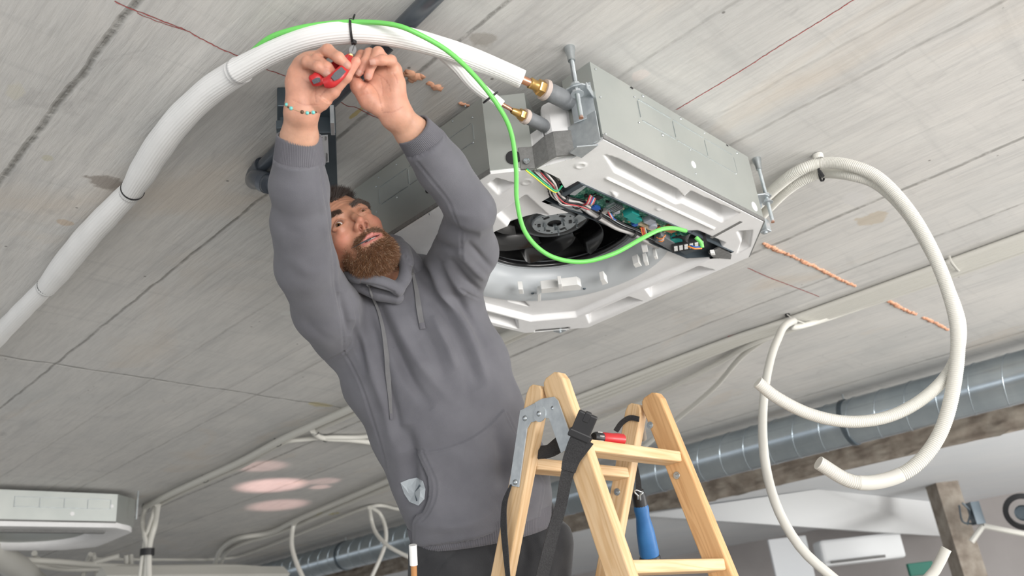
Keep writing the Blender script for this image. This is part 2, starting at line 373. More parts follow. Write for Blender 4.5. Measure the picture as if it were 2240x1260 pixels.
# hemmed lower lip of the metal skin (grey seal line)
lip = MB()
big_ = [tuple(cen + (p - cen) * 1.0045) for p in inn]
vs = wz(big_, ZM - .006) + wz(big_, ZM + .004) + wz(ins, ZM - .006) + wz(ins, ZM + .004)
idx = [0, 1, 2, 3, 4, 5, 6]
fs = []
for i in idx: j = i + 1; fs += [(i, j, n + j, n + i), (i, 2 * n + i, 2 * n + j, j), (n + i, n + j, 3 * n + j, 3 * n + i), (2 * n + i, 3 * n + i, 3 * n + j, 2 * n + j)]
mk('seal_strip', vs, fs, M['foam'], cas)
# polystyrene underside as a sculpted surface
PX = lambda pts, z=ZB: [at(x, y, z)[:2] for x, y in pts]
pockets = [
    (PX([(1322, 338), (1348, 346), (1478, 412), (1505, 440), (1480, 446), (1345, 376)]), .060, .012),
    (PX([(1510, 418), (1618, 466), (1580, 486), (1485, 440)]), .070, .016),
    (PX([(1068, 402), (1086, 390), (1128, 402), (1092, 426)]), .040, .012),
    ([(1.965, 1.085), (2.035, 1.075), (2.035, 1.30), (1.965, 1.27)], .055, .016),
    ([(1.965, 1.335), (2.035, 1.335), (2.035, 1.545), (1.965, 1.50)], .055, .016),
    ([(1.42, 1.64), (1.80, 1.64), (1.86, 1.695), (1.42, 1.695)], .055, .016),
    (PX([(1612, 506), (1646, 503), (1640, 540), (1612, 556), (1622, 530)]), .030, .010),
    (PX([(1110, 655), (1150, 672), (1160, 683), (1115, 672)]), .02, .006),
    ([(2.000, 1.60), (2.018, 1.62), (1.935, 1.695), (1.918, 1.675)], .02, .006),
]
raised = [
    ([(1.36, .922), (1.80, .922), (1.80, .930), (1.36, .930)], .007, .004),
    (PX([(1335, 416), (1352, 423), (1350, 431), (1340, 431)]), .004, .004),
    (PX([(1085, 470), (1150, 425), (1200, 470), (1120, 505)]), -.012, .01),
]
inner = ([(1.30, .955), (1.90, .955), (1.955, 1.04), (1.955, 1.53), (1.85, 1.63), (1.30, 1.63), (1.215, 1.50), (1.215, 1.09)])
st = .003
gx, gy = np.arange(1.131, 2.066, st), np.arange(.826, 1.735, st); GX, GY = np.meshgrid(gx, gy, indexing='ij')
pt = np.stack([GX.ravel(), GY.ravel()], 1)
so = polysdf(pt, EPSO)
# snap points just outside to the outline
def snap(p, poly):
    poly = np.asarray(poly); best = np.full(len(p), 1e9); q = p.copy()
    for i in range(len(poly)):
        a, b = poly[i], poly[(i + 1) % len(poly)]; e = b - a; t = np.clip(((p - a) @ e) / (e @ e), 0, 1); c_ = a + t[:, None] * e
        d = ((p - c_) ** 2).sum(1); k = d < best; q[k] = c_[k]; best[k] = d[k]
    return q
near = (so > 0) & (so < st * 1.5); pt[near] = snap(pt[near], EPSO)
RBELL = .272
rr = np.linalg.norm(pt - CC, axis=1)
nc = np.abs(rr - RBELL) < st * .72; pt[nc] = CC + (pt[nc] - CC) / rr[nc][:, None] * RBELL; rr = np.linalg.norm(pt - CC, axis=1)
BOX = [(1.318, .973), (1.975, .973), (1.975, 1.02), (1.90, 1.083), (1.318, 1.083)]
CHAN = PX([(1158, 371), (1180, 369), (1224, 391), (1240, 420), (1266, 445), (1240, 452), (1208, 442), (1202, 430), (1196, 408), (1178, 388)])
sb = polysdf(pt, BOX)
for _poly in (BOX, CHAN):
    _s = polysdf(pt, _poly); nb_ = np.abs(_s) < st * .6; pt[nb_] = snap(pt[nb_], _poly)
sb = np.minimum(polysdf(pt, BOX), polysdf(pt, CHAN))
z = np.full(len(pt), ZB)
def ramp(d, w): return np.clip(-d / w, 0, 1) ** 1.0
for poly, dep, w in pockets: z += dep * ramp(polysdf(pt, poly), w)
for poly, dep, w in raised: z -= dep * ramp(polysdf(pt, poly), w)
si = polysdf(pt, inner)
far_in = ramp(si, .008) * np.clip((pt[:, 0] + pt[:, 1] - 2.72) / .06, 0, 1)
z += .018 * far_in
for k in range(11):           # small moulding bosses
    for (x, y) in (PX([(1270, 362)]) + PX([(1152, 398)]) + PX([(1445, 455)]))[:3]:
        d = np.hypot(pt[:, 0] - x, pt[:, 1] - y); z -= .0025 * np.exp(-((d - .010) / .002) ** 2) / 11
keep = (so < st * 1.5) & (rr > RBELL - .0005) & (sb > -.0005)
ring = (so >= 0) & (so < st * 1.5)
idm = np.arange(len(pt)).reshape(GX.shape)
q = np.stack([idm[:-1, :-1], idm[1:, :-1], idm[1:, 1:], idm[:-1, 1:]], -1).reshape(-1, 4)
q = q[keep[q].all(1)]
use = np.unique(q); rem = np.full(len(pt), -1); rem[use] = np.arange(len(use))
ev = np.column_stack([pt[use], z[use] + CAMZ])
o = mk('polystyrene_base', ev, rem[q][:, ::-1], M['eps'], cas, smooth=True, recalc=False)
# rim wall of the polystyrene
rb = MB(); m_ = len(EPSO); rb.add(wz(EPSO, ZB) + wz(EPSO, ZB + .03), [(i, (i + 1) % m_, m_ + (i + 1) % m_, m_ + i) for i in range(m_)]); rb.build('polystyrene_rim', M['eps'], cas)
# flared intake ring
CCW = V3(CC[0], CC[1], CAMZ)
b = MB(); b.lathe([(.300, .945), (.285, .9445), (.270, .946), (.252, .952), (.238, .964), (.226, .982), (.219, 1.003), (.217, 1.03), (.222, 1.04), (.30, 1.04)], CCW, V3(0, 0, 1), 96)
b.build('bell_mouth', M['greyplastic'], cas, smooth=True)
# fan: dark chamber, disc, blades, hub plate
fan = MB(); fan.lathe([(.217, 1.012), (.221, 1.012), (.30, 1.035), (.30, 1.115), (0, 1.115)], CCW, V3(0, 0, 1), 72)
fan.build('fan_chamber', M['black'], cas, smooth=True)
fan = MB(); fan.lathe([(.216, 1.018), (.212, 1.014), (.207, 1.018), (.209, 1.03)], CCW, V3(0, 0, 1), 96)
fan.lathe([(.062, 1.055), (.085, 1.048), (.098, 1.054), (.108, 1.075), (.125, 1.098), (.21, 1.106)], CCW, V3(0, 0, 1), 72)
fw = fan.build('fan_wheel', M['blackgloss'], cas, smooth=True)
for k in range(7):
    a0 = 2 * PI * k / 7 + .35; bl = MB(); vs = []; nn = 14
    for i in range(nn + 1):
        t = i / nn; r = .112 + .098 * t; a = a0 + .95 * t ** 1.1 
        for zz, da in ((1.100, 0), (1.024 + .02 * (1 - t), -.16)):
            for th in (-.0015, .0015):
                vs.append(CCW + V3(math.cos(a + da) * r - math.sin(a + da) * th, math.sin(a + da) * r + math.cos(a + da) * th, zz))
    fs = []
    for i in range(nn):
        o_ = i * 4; fs += [(o_, o_ + 4, o_ + 6, o_ + 2), (o_ + 1, o_ + 3, o_ + 7, o_ + 5), (o_ + 2, o_ + 6, o_ + 7, o_ + 3)]
    bl.add(vs, fs); bl.build('fan_blade', M['blackgloss'], fw, smooth=True)
hp = MB(); ZH = 1.045
seg = 72; prof = []
hp.lathe([(.020, ZH + .002), (.020, ZH), (.060, ZH), (.062, ZH + .004), (.062, ZH + .012), (.020, ZH + .012)], CCW, V3(0, 0, 1), 64)
hub = hp.build('motor_plate', M['galvdark'], cas)
sl_ = MB()
for k in range(6):
    a = k * PI / 3 + .2
    for j in range(5):
        pass
    pts = [CCW + V3(math.cos(a + t) * .043, math.sin(a + t) * .043, ZH - .0008) for t in np.linspace(-.2, .2, 6)]
    sl_.tube(pts, .0045, 8, flat=.15, up=V3(0, 0, 1))
for k in range(8):
    a = k * PI / 4 + .1; A = CCW + V3(math.cos(a) * .053, math.sin(a) * .053, ZH - .0004); sl_.lathe([(0, -.0004), (.0022, -.0004), (.0022, .001)], A, V3(0, 0, 1), 10)
sl_.lathe([(0, ZH + .006), (.021, ZH + .006), (.021, ZH)], CCW, V3(0, 0, 1), 32)
sl_.build('plate_slot', M['black'], hub)
for (dx, dy) in ((0, 0), (-.022, .018), (.026, .012), (.0, -.030), (.036, -.046)):
    bo = MB(); A = CCW + V3(dx, dy, ZH); bo.lathe([(0, -.022), (.0028, -.022), (.0028, -.010), (.006, -.010), (.006, -.004), (.0035, -.004), (.0035, 0)], A, V3(0, 0, 1), 6)
    bo.build('bolt', M['zinc'], hub)
arm = MB(); arm.prism([(CC[0] + .012, CC[1] - .085), (CC[0] + .05, CC[1] - .07), (CC[0] + .052, CC[1] - .035), (CC[0] + .02, CC[1] - .05)], ZH - .002 + CAMZ, ZH + CAMZ)
arm.build('motor_arm', M['galvdark'], hub)
# control box along the near side of the opening
X0, X1, Y0, Y1 = 1.325, 1.968, .975, 1.076; zr = .950
cb = MB()
cb.box((X0, Y0 - .002, .926 + CAMZ), (X1, Y0, zr + CAMZ)); cb.box((X0, Y0, zr + CAMZ), (X1, Y1, zr + .003 + CAMZ))
cb.box((X0 - .002, Y0, .935 + CAMZ), (X0, Y1, zr + CAMZ)); cb.box((X1, Y0, .935 + CAMZ), (X1 + .002, Y1 - .05, zr + CAMZ))
cb.prism([(X0, Y1), (X1 - .07, Y1), (X1, Y1 - .055), (X1, Y1 - .052), (X1 - .068, Y1 + .003), (X0, Y1 + .003)], .934 + CAMZ, .975 + CAMZ)
cb.prism(CHAN, .962 + CAMZ, .964 + CAMZ)
cb.prism([(X0 - .06, Y1 - .01), (X0, Y1 - .01), (X0 + .07, Y1 + .028), (X0 + .10, Y1 + .028), (X0 + .10, Y1), (X0, Y1 - .03)], .95 + CAMZ, .953 + CAMZ)
cb.box((X0 + .0, Y0 - .004, .924 + CAMZ), (X0 + .012, Y0 + .055, .927 + CAMZ))
ctrl = cb.build('control_box', M['darksteel'], cas)
def near(x, y, z): return V3(x, y, z + CAMZ)
pb = MB(); pb.box((X0 + .05, Y0 + .004, zr - .006 + CAMZ), (X1 - .12, Y1 - .022, zr - .004 + CAMZ)); pb.build('circuit_board', M['pcb'], ctrl)
rnd = random.Random(3)
def comp(name, m, x, y, sx, sy, h, cyl=False):
    q = MB(); z1 = zr - .006; h = h * .62; y = .988 + (y - .985) * 1.15
    if cyl: q.lathe([(0, z1 - h), (sx * .9, z1 - h), (sx, z1 - h + .001), (sx, z1)], near(x, y, 0), V3(0, 0, 1), 18)
    else: q.box((x - sx, y - sy, z1 - h + CAMZ), (x + sx, y + sy, z1 + CAMZ))
    q.build(name, M[m], ctrl)
for a in (('chip', 'black', 1.435, 1.003, .010, .008, .003), ('heat_sink', 'zinc', 1.485, .998, .016, .012, .018), ('connector', 'cream', 1.430, 1.028, .012, .006, .012), ('connector', 'wire_blue', 1.462, 1.030, .011, .006, .014),
          ('relay', 'teal', 1.555, 1.000, .015, .013, .026), ('relay', 'teal', 1.585, 1.012, .019, .010, .020), ('connector', 'wire_white', 1.495, 1.026, .007, .008, .016), ('choke_coil', 'brownpart', 1.715, .997, .017, .010, .016), ('connector', 'cream', 1.655, 1.022, .032, .005, .010),
          ('connector', 'wire_blue', 1.615, 1.030, .007, .005, .013), ('relay', 'teal', 1.775, 1.020, .020, .011, .024), ('connector', 'cream', 1.810, 1.012, .011, .008, .012), ('transformer', 'capgrey', 1.625, .997, .012, .010, .022), ('chip', 'black', 1.680, 1.010, .006, .005, .003)): comp(*a)
for x, y, r, h, m in ((1.650, 1.005, .011, .028, 'capgrey'), (1.517, 1.012, .007, .020, 'capgrey'), (1.400, 1.010, .004, .010, 'black'), (1.530, 1.030, .004, .01, 'wire_white'), (1.69, 1.012, .005, .012, 'wire_orange'), (1.76, .998, .008, .02, 'pcb')): comp('capacitor', m, x, y, r, r, h, True)
hs = MB()
for k in range(5): hs.box((1.472 + k * .007, .990, zr - .024 + CAMZ), (1.4745 + k * .007, 1.018, zr - .012 + CAMZ))
hs.build('heat_sink', M['zinc'], ctrl)
for k in range(58):
    x = rnd.uniform(1.39, 1.83); y = rnd.uniform(.985, 1.040); comp('small_component', rnd.choice(['black', 'wire_white', 'cream', 'wire_orange', 'zinc']), x, y, rnd.uniform(.0015, .004), rnd.uniform(.0015, .003), rnd.uniform(.003, .008))
# terminal block with white caps
tb = MB(); fr = (nrm(V3(.55, -.83, 0)), nrm(V3(.83, .55, 0)), V3(0, 0, 1)); ob = at(1506, 530, .934)
tb.box((-.045, -.022, -.012), (.045, .022, .02), 0, fr, ob); tbk = tb.build('terminal_block', M['black'], ctrl)
for i in range(6):
    for j in range(2):
        t2 = MB(); t2.box((-.040 + i * .0135, -.016 + j * .014, -.015), (-.031 + i * .0135, -.006 + j * .014, -.012), 0, fr, ob); t2.build('terminal_cap', M['capwhite'], tbk)
fm = MB(); fm.prism(PX([(1432, 530), (1446, 514), (1476, 532), (1482, 548), (1474, 553)], .927), .927 + CAMZ, .945 + CAMZ); fm.build('foam_pad', M['tape'], ctrl, bevel=.002)
fm = MB(); fm.prism(PX([(1480, 546), (1500, 540), (1540, 541), (1500, 558)], .930), .930 + CAMZ, .934 + CAMZ); fm.build('tray_end', M['darksteel'], ctrl)
fm = MB(); fm.prism(PX([(1550, 553), (1573, 540), (1600, 556), (1598, 566), (1560, 562)]), .928 + CAMZ, .933 + CAMZ); fm.build('foam_pad', M['foam'], cas)
# wiring
def wire(name, m, pts, r, parent, seg=8, n=8):
    q = MB(); q.tube(spline(pts, n), r, seg); return q.build(name, M[m], parent, smooth=True)
bund = [at(1172, 368, .945), at(1190, 385, .93), at(1208, 405, .926), at(1215, 425, .926), at(1232, 441, .926), at(1262, 446, .928), at(1284, 456, .93)]
for k, (m, dx, dz, r) in enumerate((('wire_grey', 0, 0, .0042), ('wire_white', .009, .003, .0036), ('black', -.001, .004, .004), ('black', .006, .001, .003), ('wire_grey', -.006, .002, .0035), ('black', -.009, .006, .004), ('wire_grey', .005, .009, .004), ('wire_white', -.010, -.001, .0026), ('black', .013, .010, .0036), ('wire_red', .004, -.004, .0018), ('wire_white', -.004, -.005, .002))):
    wire('wire', m, [p + V3(dx * .6 + .002 * math.sin(k * 3 + i), -dx * .6, dz + .002 * math.sin(k + i * 1.7)) for i, p in enumerate(bund)], r * .72, ctrl)
b2n = [at(1272, 448, .94), at(1290, 463, .936), at(1318, 480, .934), at(1350, 499, .934), at(1385, 512, .934), at(1412, 527, .936), at(1440, 540, .94)]
for k, (m, dx, dy, dz, r) in enumerate((('wire_grey', 0, .002, 0, .0048), ('wire_white', 0, .006, .002, .0036), ('black', 0, -.009, .002, .0034), ('wire_grey', .004, -.004, .004, .004), ('zinc', 0, -.014, .003, .0016), ('black', .006, -.018, .005, .003))):
    wire('wire', m, [p + V3(dx, dy + .0015 * math.sin(k * 2 + i), dz) for i, p in enumerate(b2n)], r, ctrl)
wire('earth_wire', 'wire_green', [at(1152, 370, .925), at(1175, 388, .918), at(1200, 408, .916), at(1218, 418, .916), at(1230, 406, .925)], .0022, ctrl)
wire('earth_wire', 'wire_yellow', [at(1150, 372, .923), at(1170, 388, .916), at(1192, 406, .914), at(1213, 420, .914), at(1224, 415, .92)], .0018, ctrl)
for k, m in enumerate(('wire_red', 'wire_white', 'wire_red', 'wire_blue', 'wire_white', 'wire_red')):
    a = at(1270 + k * 3, 447 - k * 1.5, .936); b2 = at(1291 + k * 2.4, 426 + k * 1.5, .934); wire('ribbon_wire', m, [a, .5 * (a + b2) + V3(0, 0, -.012), b2], .0016, ctrl)
for k, m in enumerate(('wire_red', 'wire_white', 'wire_blue')):
    a = at(1330 + k * 3, 464 + k, .932); b2 = at(1343 + k * 2, 479 + k, .932); wire('ribbon_wire', m, [a, .5 * (a + b2) + V3(0, 0, -.006), b2], .0016, ctrl)
for k, m in enumerate(('wire_orange', 'wire_red', 'wire_orange', 'wire_white')):
    a = at(1402 + k * 3, 498, .932); b2 = at(1413 + k * 3, 515 - k, .932); wire('ribbon_wire', m, [a, .5 * (a + b2) + V3(0, .004, -.008), b2], .0015, ctrl)
for k, m in enumerate(('wire_orange', 'wire_white', 'wire_orange')):
    a = at(1436, 519 + k * 3, .932); b2 = at(1456, 514 + k * 3, .932); wire('ribbon_wire', m, [a, .5 * (a + b2) + V3(0, 0, -.008), b2], .0016, ctrl)
for k in range(7):
    a = at(1470 + k * 3, 520 - k, .932); b2 = at(1515 - k * 2, 507 + k * 2, .932); wire('loose_wire', 'black', [a, .5 * (a + b2) + V3(-.004, -.008, -.010 - .002 * k), b2], .0018, ctrl)
for (px, py) in ((1232, 436), (1262, 446), (1306, 470), (1383, 510)):
    A = at(px, py, .934); t = MB(); t.lathe([(.0125, -.005), (.0125, .005), (.011, .005), (.011, -.005), (.0125, -.005)], A, nrm(V3(1, .2, 0)), 20); t.build('cable_strap', M['black'], ctrl)
mtl = MB(); mtl.prism(PX([(1246, 426), (1270, 407), (1282, 409), (1258, 428)], .925), .925 + CAMZ, .927 + CAMZ); mtl.prism(PX([(1220, 441), (1260, 447), (1275, 466), (1225, 452)], .935), .935 + CAMZ, .937 + CAMZ); mtl.build('bracket_plate', M['galvdark'], ctrl)
# dark slit and white clips in the underside
sl_ = MB(); a, b2 = at(1556, 521, .9292), at(1622, 485, .9292); slv = nrm(b2 - a); sl_.box((0, -.005, 0), (np.linalg.norm(b2 - a), .005, .004), 0, (slv, np.cross(V3(0, 0, 1), slv), V3(0, 0, 1)), a); sl_.build('dark_slot', M['foam'], cas)
def clipbox(pxs, z0, z1, name='plastic_clip'):
    q = MB(); q.prism(PX(pxs, z0), z0 + CAMZ, z1 + CAMZ); q.build(name, M['whiteplastic'], cas, bevel=.001)
clipbox([(1404, 545), (1416, 540), (1418, 551), (1406, 553)], .928, .95)
clipbox([(1385, 579), (1397, 573), (1404, 582), (1390, 586)], .925, .95)
clipbox([(1408, 573), (1416, 570), (1420, 580), (1412, 582)], .925, .95)
clipbox([(1313, 613), (1322, 610), (1330, 620), (1318, 624)], .925, .95)
clipbox([(1430, 562), (1436, 559), (1440, 567), (1433, 568)], .925, .95)
clipbox([(1184, 632), (1264, 622), (1272, 627), (1270, 634), (1184, 642)], .925, .95, 'drain_pan_bracket')
clipbox([(1221, 622), (1229, 621), (1230, 632), (1222, 633)], .915, .94)
clipbox([(1134, 633), (1144, 633), (1146, 643), (1136, 643)], .925, .95)
clipbox([(1176, 646), (1183, 642), (1183, 658), (1176, 660)], .925, .95)
clipbox([(1554, 554), (1563, 553), (1565, 558), (1556, 559)], .920, .93)
for px, py in ((1278, 631), (1165, 641)):
    q = MB(); q.lathe([(0, -.004), (.004, -.003), (.005, 0)], at(px, py, .945), V3(0, 0, 1), 10); q.build('screw', M['darksteel'], cas)
# corner with the pipe stubs: white step, grey foam apron, suspension bracket
APR = [at(*p, .932)[:2] for p in ((1140, 368), (1170, 366), (1200, 347), (1217, 339), (1262, 335))]
def inset(P_, d): return [p + nrm(np.array([.62, .78])) * d for p in P_]
wb = MB(); q4 = inset(APR[2:], .006) + [(1.325, .955), (1.290, 1.035)]; wb.prism(q4, .94 + CAMZ, 1.072 + CAMZ); wb.build('corner_step', M['eps'], cas, bevel=.008)
wb = MB(); q4 = inset(APR[:3], .006) + [(1.26, 1.03), (1.215, 1.06)]; wb.prism(q4, .94 + CAMZ, 1.022 + CAMZ); wb.build('corner_step', M['eps'], cas, bevel=.006)
fb = MB()
def wallstrip(mb, pts, z0s, z1s, th, mi=0):
    nn = len(pts); P2 = np.array(pts, float); vs = []
    for i in range(nn):
        t = nrm(P2[min(i + 1, nn - 1)] - P2[max(i - 1, 0)]); no = V3(t[1], -t[0], 0)[:2]
        for zv, o_ in ((z0s[i], 0), (z1s[i], 0), (z1s[i], th), (z0s[i], th)):
            q_ = P2[i] - no * o_; vs.append((q_[0], q_[1], zv + CAMZ))
    fs = [(4 * i + a_, 4 * i + (a_ + 1) % 4, 4 * i + 4 + (a_ + 1) % 4, 4 * i + 4 + a_) for i in range(nn - 1) for a_ in range(4)] + [(0, 1, 2, 3), (4 * nn - 4, 4 * nn - 1, 4 * nn - 2, 4 * nn - 3)]
    mb.add(vs, fs, mi)
wallstrip(fb, APR, [.930] * 5, [.984, .984, .990, .990, .990], .005)
fb.build('foam_apron', M['foam'], cas)
sc_ = MB(); sc_.lathe([(0, -.004), (.006, -.003), (.007, 0)], at(1152, 352, .945), nrm(V3(-1, -1, 0)), 12); sc_.build('screw', M['zinc'], cas)
hb = MB(); hc = MB(); A = at(1122, 349, .965); A = V3(1.170, 1.022, .962 + CAMZ); hc.lathe([(0, .003), (.016, .003), (.016, -.001)], A, nrm(V3(-1, -1, 0)), 28); hc.build('cable_hole', M['black'], cas)
def bracket(corner, dirx, name='suspension_bracket'):      # folded ear around the rod
    q = MB(); o_ = corner; t = nrm(V3(dirx[0], dirx[1], 0)); s_ = V3(-t[1], t[0], 0); up = V3(0, 0, 1)
    q.prism([(.0, -.026), (.030, -.030), (.046, -.018), (.050, 0), (.046, .018), (.030, .030), (.0, .026)], -.002, .002, 0, (t, s_, up), o_)
    q.box((-.001, -.026, -.055), (.002, .026, .03), 0, (t, s_, up), o_)
    q.box((0, .024, -.012), (.040, .027, .004), 0, (t, s_, up), o_)
    q.lathe([(0, -.008), (.006, -.007), (.007, 0)], o_ + up * -.03 + t * .002, t, 10)
    return q.build(name, M['galvdark'], cas, bevel=.001)
RODS = [(V3(1.192, .846, 0), 1.048), (V3(1.955, .838, 0), 1.03), (V3(2.10, 1.70, 0), 1.03)]
bracket(V3(1.229, .862, 1.048 + CAMZ), (-1, -.35))
bracket(V3(1.93, .872, 1.03 + CAMZ), (.75, -.66))
bracket(V3(1.99, 1.645, 1.03 + CAMZ), (.7, .7))
lo = MB(); lo.prism(PX([(1247, 335), (1262, 322), (1309, 318), (1272, 346)], .925), .925 + CAMZ, .928 + CAMZ); lo.box((1.2285, .835, .93 + CAMZ), (1.2315, .91, 1.0 + CAMZ)); lo.build('corner_bracket', M['galvdark'], cas)
lo = MB(); A = at(1674, 505, .935); lo.box((A[0] - .012, A[1] - .012, A[2] - .004), (A[0] + .012, A[1] + .012, A[2] + .03)); lo.lathe([(0, -.008), (.006, -.008), (.006, -.003)], A, V3(0, 0, 1), 6); lo.build('corner_bracket', M['galvdark'], cas, bevel=.002)
lo = MB(); A = at(1225, 722, .935); lo.box((A[0] - .015, A[1] - .015, A[2] - .004), (A[0] + .015, A[1] + .015, A[2] + .02)); lo.lathe([(0, -.01), (.004, -.01), (.004, -.003)], A, V3(0, 0, 1), 6); lo.build('corner_bracket', M['galvdark'], cas)
def rod(p, zb, label):
    t = thing('threaded_rod', label, 'threaded rod', (p[0], p[1], CEIL), 'threaded rods hanging the open cassette unit')
    q = MB(); L_ = CEIL - .012 - (zb - .075 + CAMZ); nr = int(L_ / .0016) * 2; pr = [(0, 0)] + [(.0044 + (.0007 if i % 2 else 0), i * .0008) for i in range(nr)] + [(0, nr * .0008)]
    q.lathe(pr, V3(p[0], p[1], zb - .075 + CAMZ), V3(0, 0, 1), 10); q.build('shaft', M['zinc'], t, smooth=False)
    q = MB(); q.lathe([(.0055, -.035), (.008, -.034), (.0085, -.02), (.0115, -.008), (.012, 0), (.0, 0)], V3(p[0], p[1], CEIL), V3(0, 0, 1), 16); q.build('anchor_sleeve', M['zinc'], t, smooth=2)
    for dz in (.006, -.012):
        q = MB(); q.lathe([(.005, -.004), (.0095, -.004), (.0095, .004), (.005, .004)], V3(p[0], p[1], zb + dz + CAMZ), V3(0, 0, 1), 6); q.lathe([(.005, -.0055), (.014, -.0055), (.014, -.004), (.005, -.004)], V3(p[0], p[1], zb + dz + .0 + CAMZ), V3(0, 0, 1), 18)
        q.build('hex_nut', M['galvdark'], t)
    q = MB(); q.lathe([(0, -.001), (.0048, -.001), (.0048, .004), (.0, .004)], V3(p[0], p[1], zb - .075 + CAMZ), V3(0, 0, 1), 10); q.build('cut_tip', M['copper'], t)
    return t
rod(RODS[0][0], RODS[0][1], 'zinc threaded rod beside the brass pipe fittings of the open cassette unit')
rod(RODS[1][0], RODS[1][1], 'zinc threaded rod at the far right corner of the open unit, beside corrugated conduits')
# flare fittings and stubs
CAMR0 = RM.T
def fitting(a, b2, rp, nm, sc=1.0, far=()):    # a: pipe side, b2: unit side
    ax = nrm(b2 - a); L_ = np.linalg.norm(b2 - a)
    st_ = MB(); e0 = a + ax * L_ * .45
    st_.tube(spline([e0, e0 + ax * L_ * .3, *far], 6), [.0175 * sc] * 4 + [.019 * sc] * 5 + [.0195 * sc] * 10, 20)
    st_.build('putty_wrap', M['tape'], cas, smooth=True)
    wsh = MB(); wsh.lathe([(.008 * sc, -.006), (.021 * sc, -.006), (.022 * sc, .002), (.018 * sc, .007), (.008 * sc, .007)], e0, ax, 24); wsh.build('foam_collar', mat('collar_foam', (.50, .42, .38), .8), cas, smooth=2)
    t = thing('flare_fitting', nm, 'pipe fitting', a)
    q = MB(); q.lathe([(rp, -.012), (rp * 1.35, -.010), (.0105 * sc, .000), (.0115 * sc, .004), (.0115 * sc, .008)], a, ax, 20); q.build('collar', M['brass'], t, smooth=2)
    q = MB(); q.lathe([(.010 * sc, .006), (.0155 * sc, .008), (.0168 * sc, .011), (.0168 * sc, .029), (.0155 * sc, .032), (.010 * sc, .032)], a, ax, 6); q.build('hex_nut', M['brass'], t)
    q = MB(); q.lathe([(.009 * sc, .031), (.012 * sc, .033), (.012 * sc, .036), (.0158 * sc, .037), (.0158 * sc, .050), (.009 * sc, .05)], a, ax, 6); q.build('union_nut', M['brass'], t)
    return t
G0, G1 = P(1163, 183, 1.68), P(1222, 211, 1.715)
L0, L1 = P(1127, 245, 1.68), P(1176, 267, 1.715)
fitting(G0 + nrm(G1 - G0) * .006, G1, .0085, 'larger brass flare fitting at the end of the thick insulated pipe', 1.0, (P(1238, 219, 1.77), P(1244, 224, 1.86)))
fitting(L0 + nrm(L1 - L0) * .002, L1, .0045, 'smaller brass flare fitting at the end of the thin copper pipe', .72, (P(1186, 273, 1.76), P(1191, 278, 1.84)))

# ------------------------------------------------------------------ lines and pipes under the ceiling
def fluted(path, rs, name, m, parent, nfl=26, amp=.00045, seg=104, step=.006, wob=.0006):
    path = resample(path, step); n = len(path); rs = np.interp(np.linspace(0, 1, n), np.linspace(0, 1, len(rs)), rs)
    t = np.gradient(path, axis=0); t /= np.linalg.norm(t, axis=1)[:, None]
    up = V3(0, 0, 1); a = up - t * (t @ up)[:, None]; a /= np.linalg.norm(a, axis=1)[:, None]; b = np.cross(t, a)
    th = np.arange(seg) * 2 * PI / seg; i = np.arange(n)[:, None]
    r = rs[:, None] + amp * np.cos(nfl * th[None]) + wob * np.sin(th * 3 + i * .13) * np.sin(i * .071) + wob * .6 * np.sin(i * .31 + 2 * th)
    v = path[:, None] + r[..., None] * (np.cos(th)[None, :, None] * a[:, None] + np.sin(th)[None, :, None] * b[:, None])
    k = np.arange(n - 1)[:, None] * seg + np.arange(seg)[None]; k2 = np.arange(n - 1)[:, None] * seg + (np.arange(seg) + 1) % seg
    fs = np.stack([k, k2, k2 + seg, k + seg], -1).reshape(-1, 4).tolist()
    fs.append(tuple(range(seg))[::-1]); fs.append(tuple((n - 1) * seg + q for q in range(seg)))
    return mk(name, v.reshape(-1, 3), fs, m, parent, None, True, recalc=False)
def ring(c, t, r, w, th, name, m, parent, seg=36, squash=1.0, up=V3(0, 0, 1)):
    q = MB(); q.lathe([(r, -w), (r + th, -w), (r + th, w), (r, w), (r, -w)], c, t, seg); return q.build(name, m, parent, smooth=2)
tz = lambda px, py, z: at(px, py, z)
pipe = thing('insulated_refrigerant_pipe', 'thick white insulated pipe curving across the concrete ceiling to the open cassette unit', 'insulated pipe', tz(520, 152, 1.1))
A_ = spline([tz(-90, 830, 1.11), tz(8, 722, 1.11), tz(60, 668, 1.11), tz(106, 622, 1.11)], 8)
B_ = spline([tz(100, 630, 1.105), tz(190, 520, 1.105), tz(292, 412, 1.105)], 10)
C_ = spline([tz(283, 424, 1.10), tz(365, 296, 1.10), tz(450, 206, 1.10), tz(528, 152, 1.095)], 10)
D_ = spline([tz(515, 158, 1.085), tz(600, 112, 1.085), tz(680, 82, 1.082), tz(770, 70, 1.08), tz(860, 78, 1.075), tz(960, 103, 1.07), P(1060, 138, 1.66), G0], 10)
fluted(A_, [.031, .030, .028, .025], 'insulation_sleeve', M['insul'], pipe, amp=.0003)
fluted(B_, [.027, .032, .032, .030, .025], 'insulation_sleeve', M['insul'], pipe, amp=.0003)
fluted(C_, [.024, .030, .0305, .029, .0275, .026], 'insulation_sleeve', M['insul'], pipe, nfl=30)
fluted(D_[:-2], [.0235, .022, .021, .0215, .021, .020, .0205, .0195, .018], 'insulation_sleeve', M['insul'], pipe, nfl=26)
E_ = spline([tz(880, 82, 1.085), tz(950, 100, 1.08), P(1000, 140, 1.66), P(1040, 186, 1.67), P(1098, 230, 1.68)], 10)
fluted(E_, [.014, .017, .0165, .0155, .013, .009], 'insulation_sleeve', M['insul'], pipe, nfl=16, amp=.0003)
q = MB(); q.tube([G0 + nrm(D_[-3] - G0) * .05, G0 - nrm(D_[-3] - G0) * .006], .0085, 16); q.build('copper_pipe', M['copper'], pipe, smooth=2)
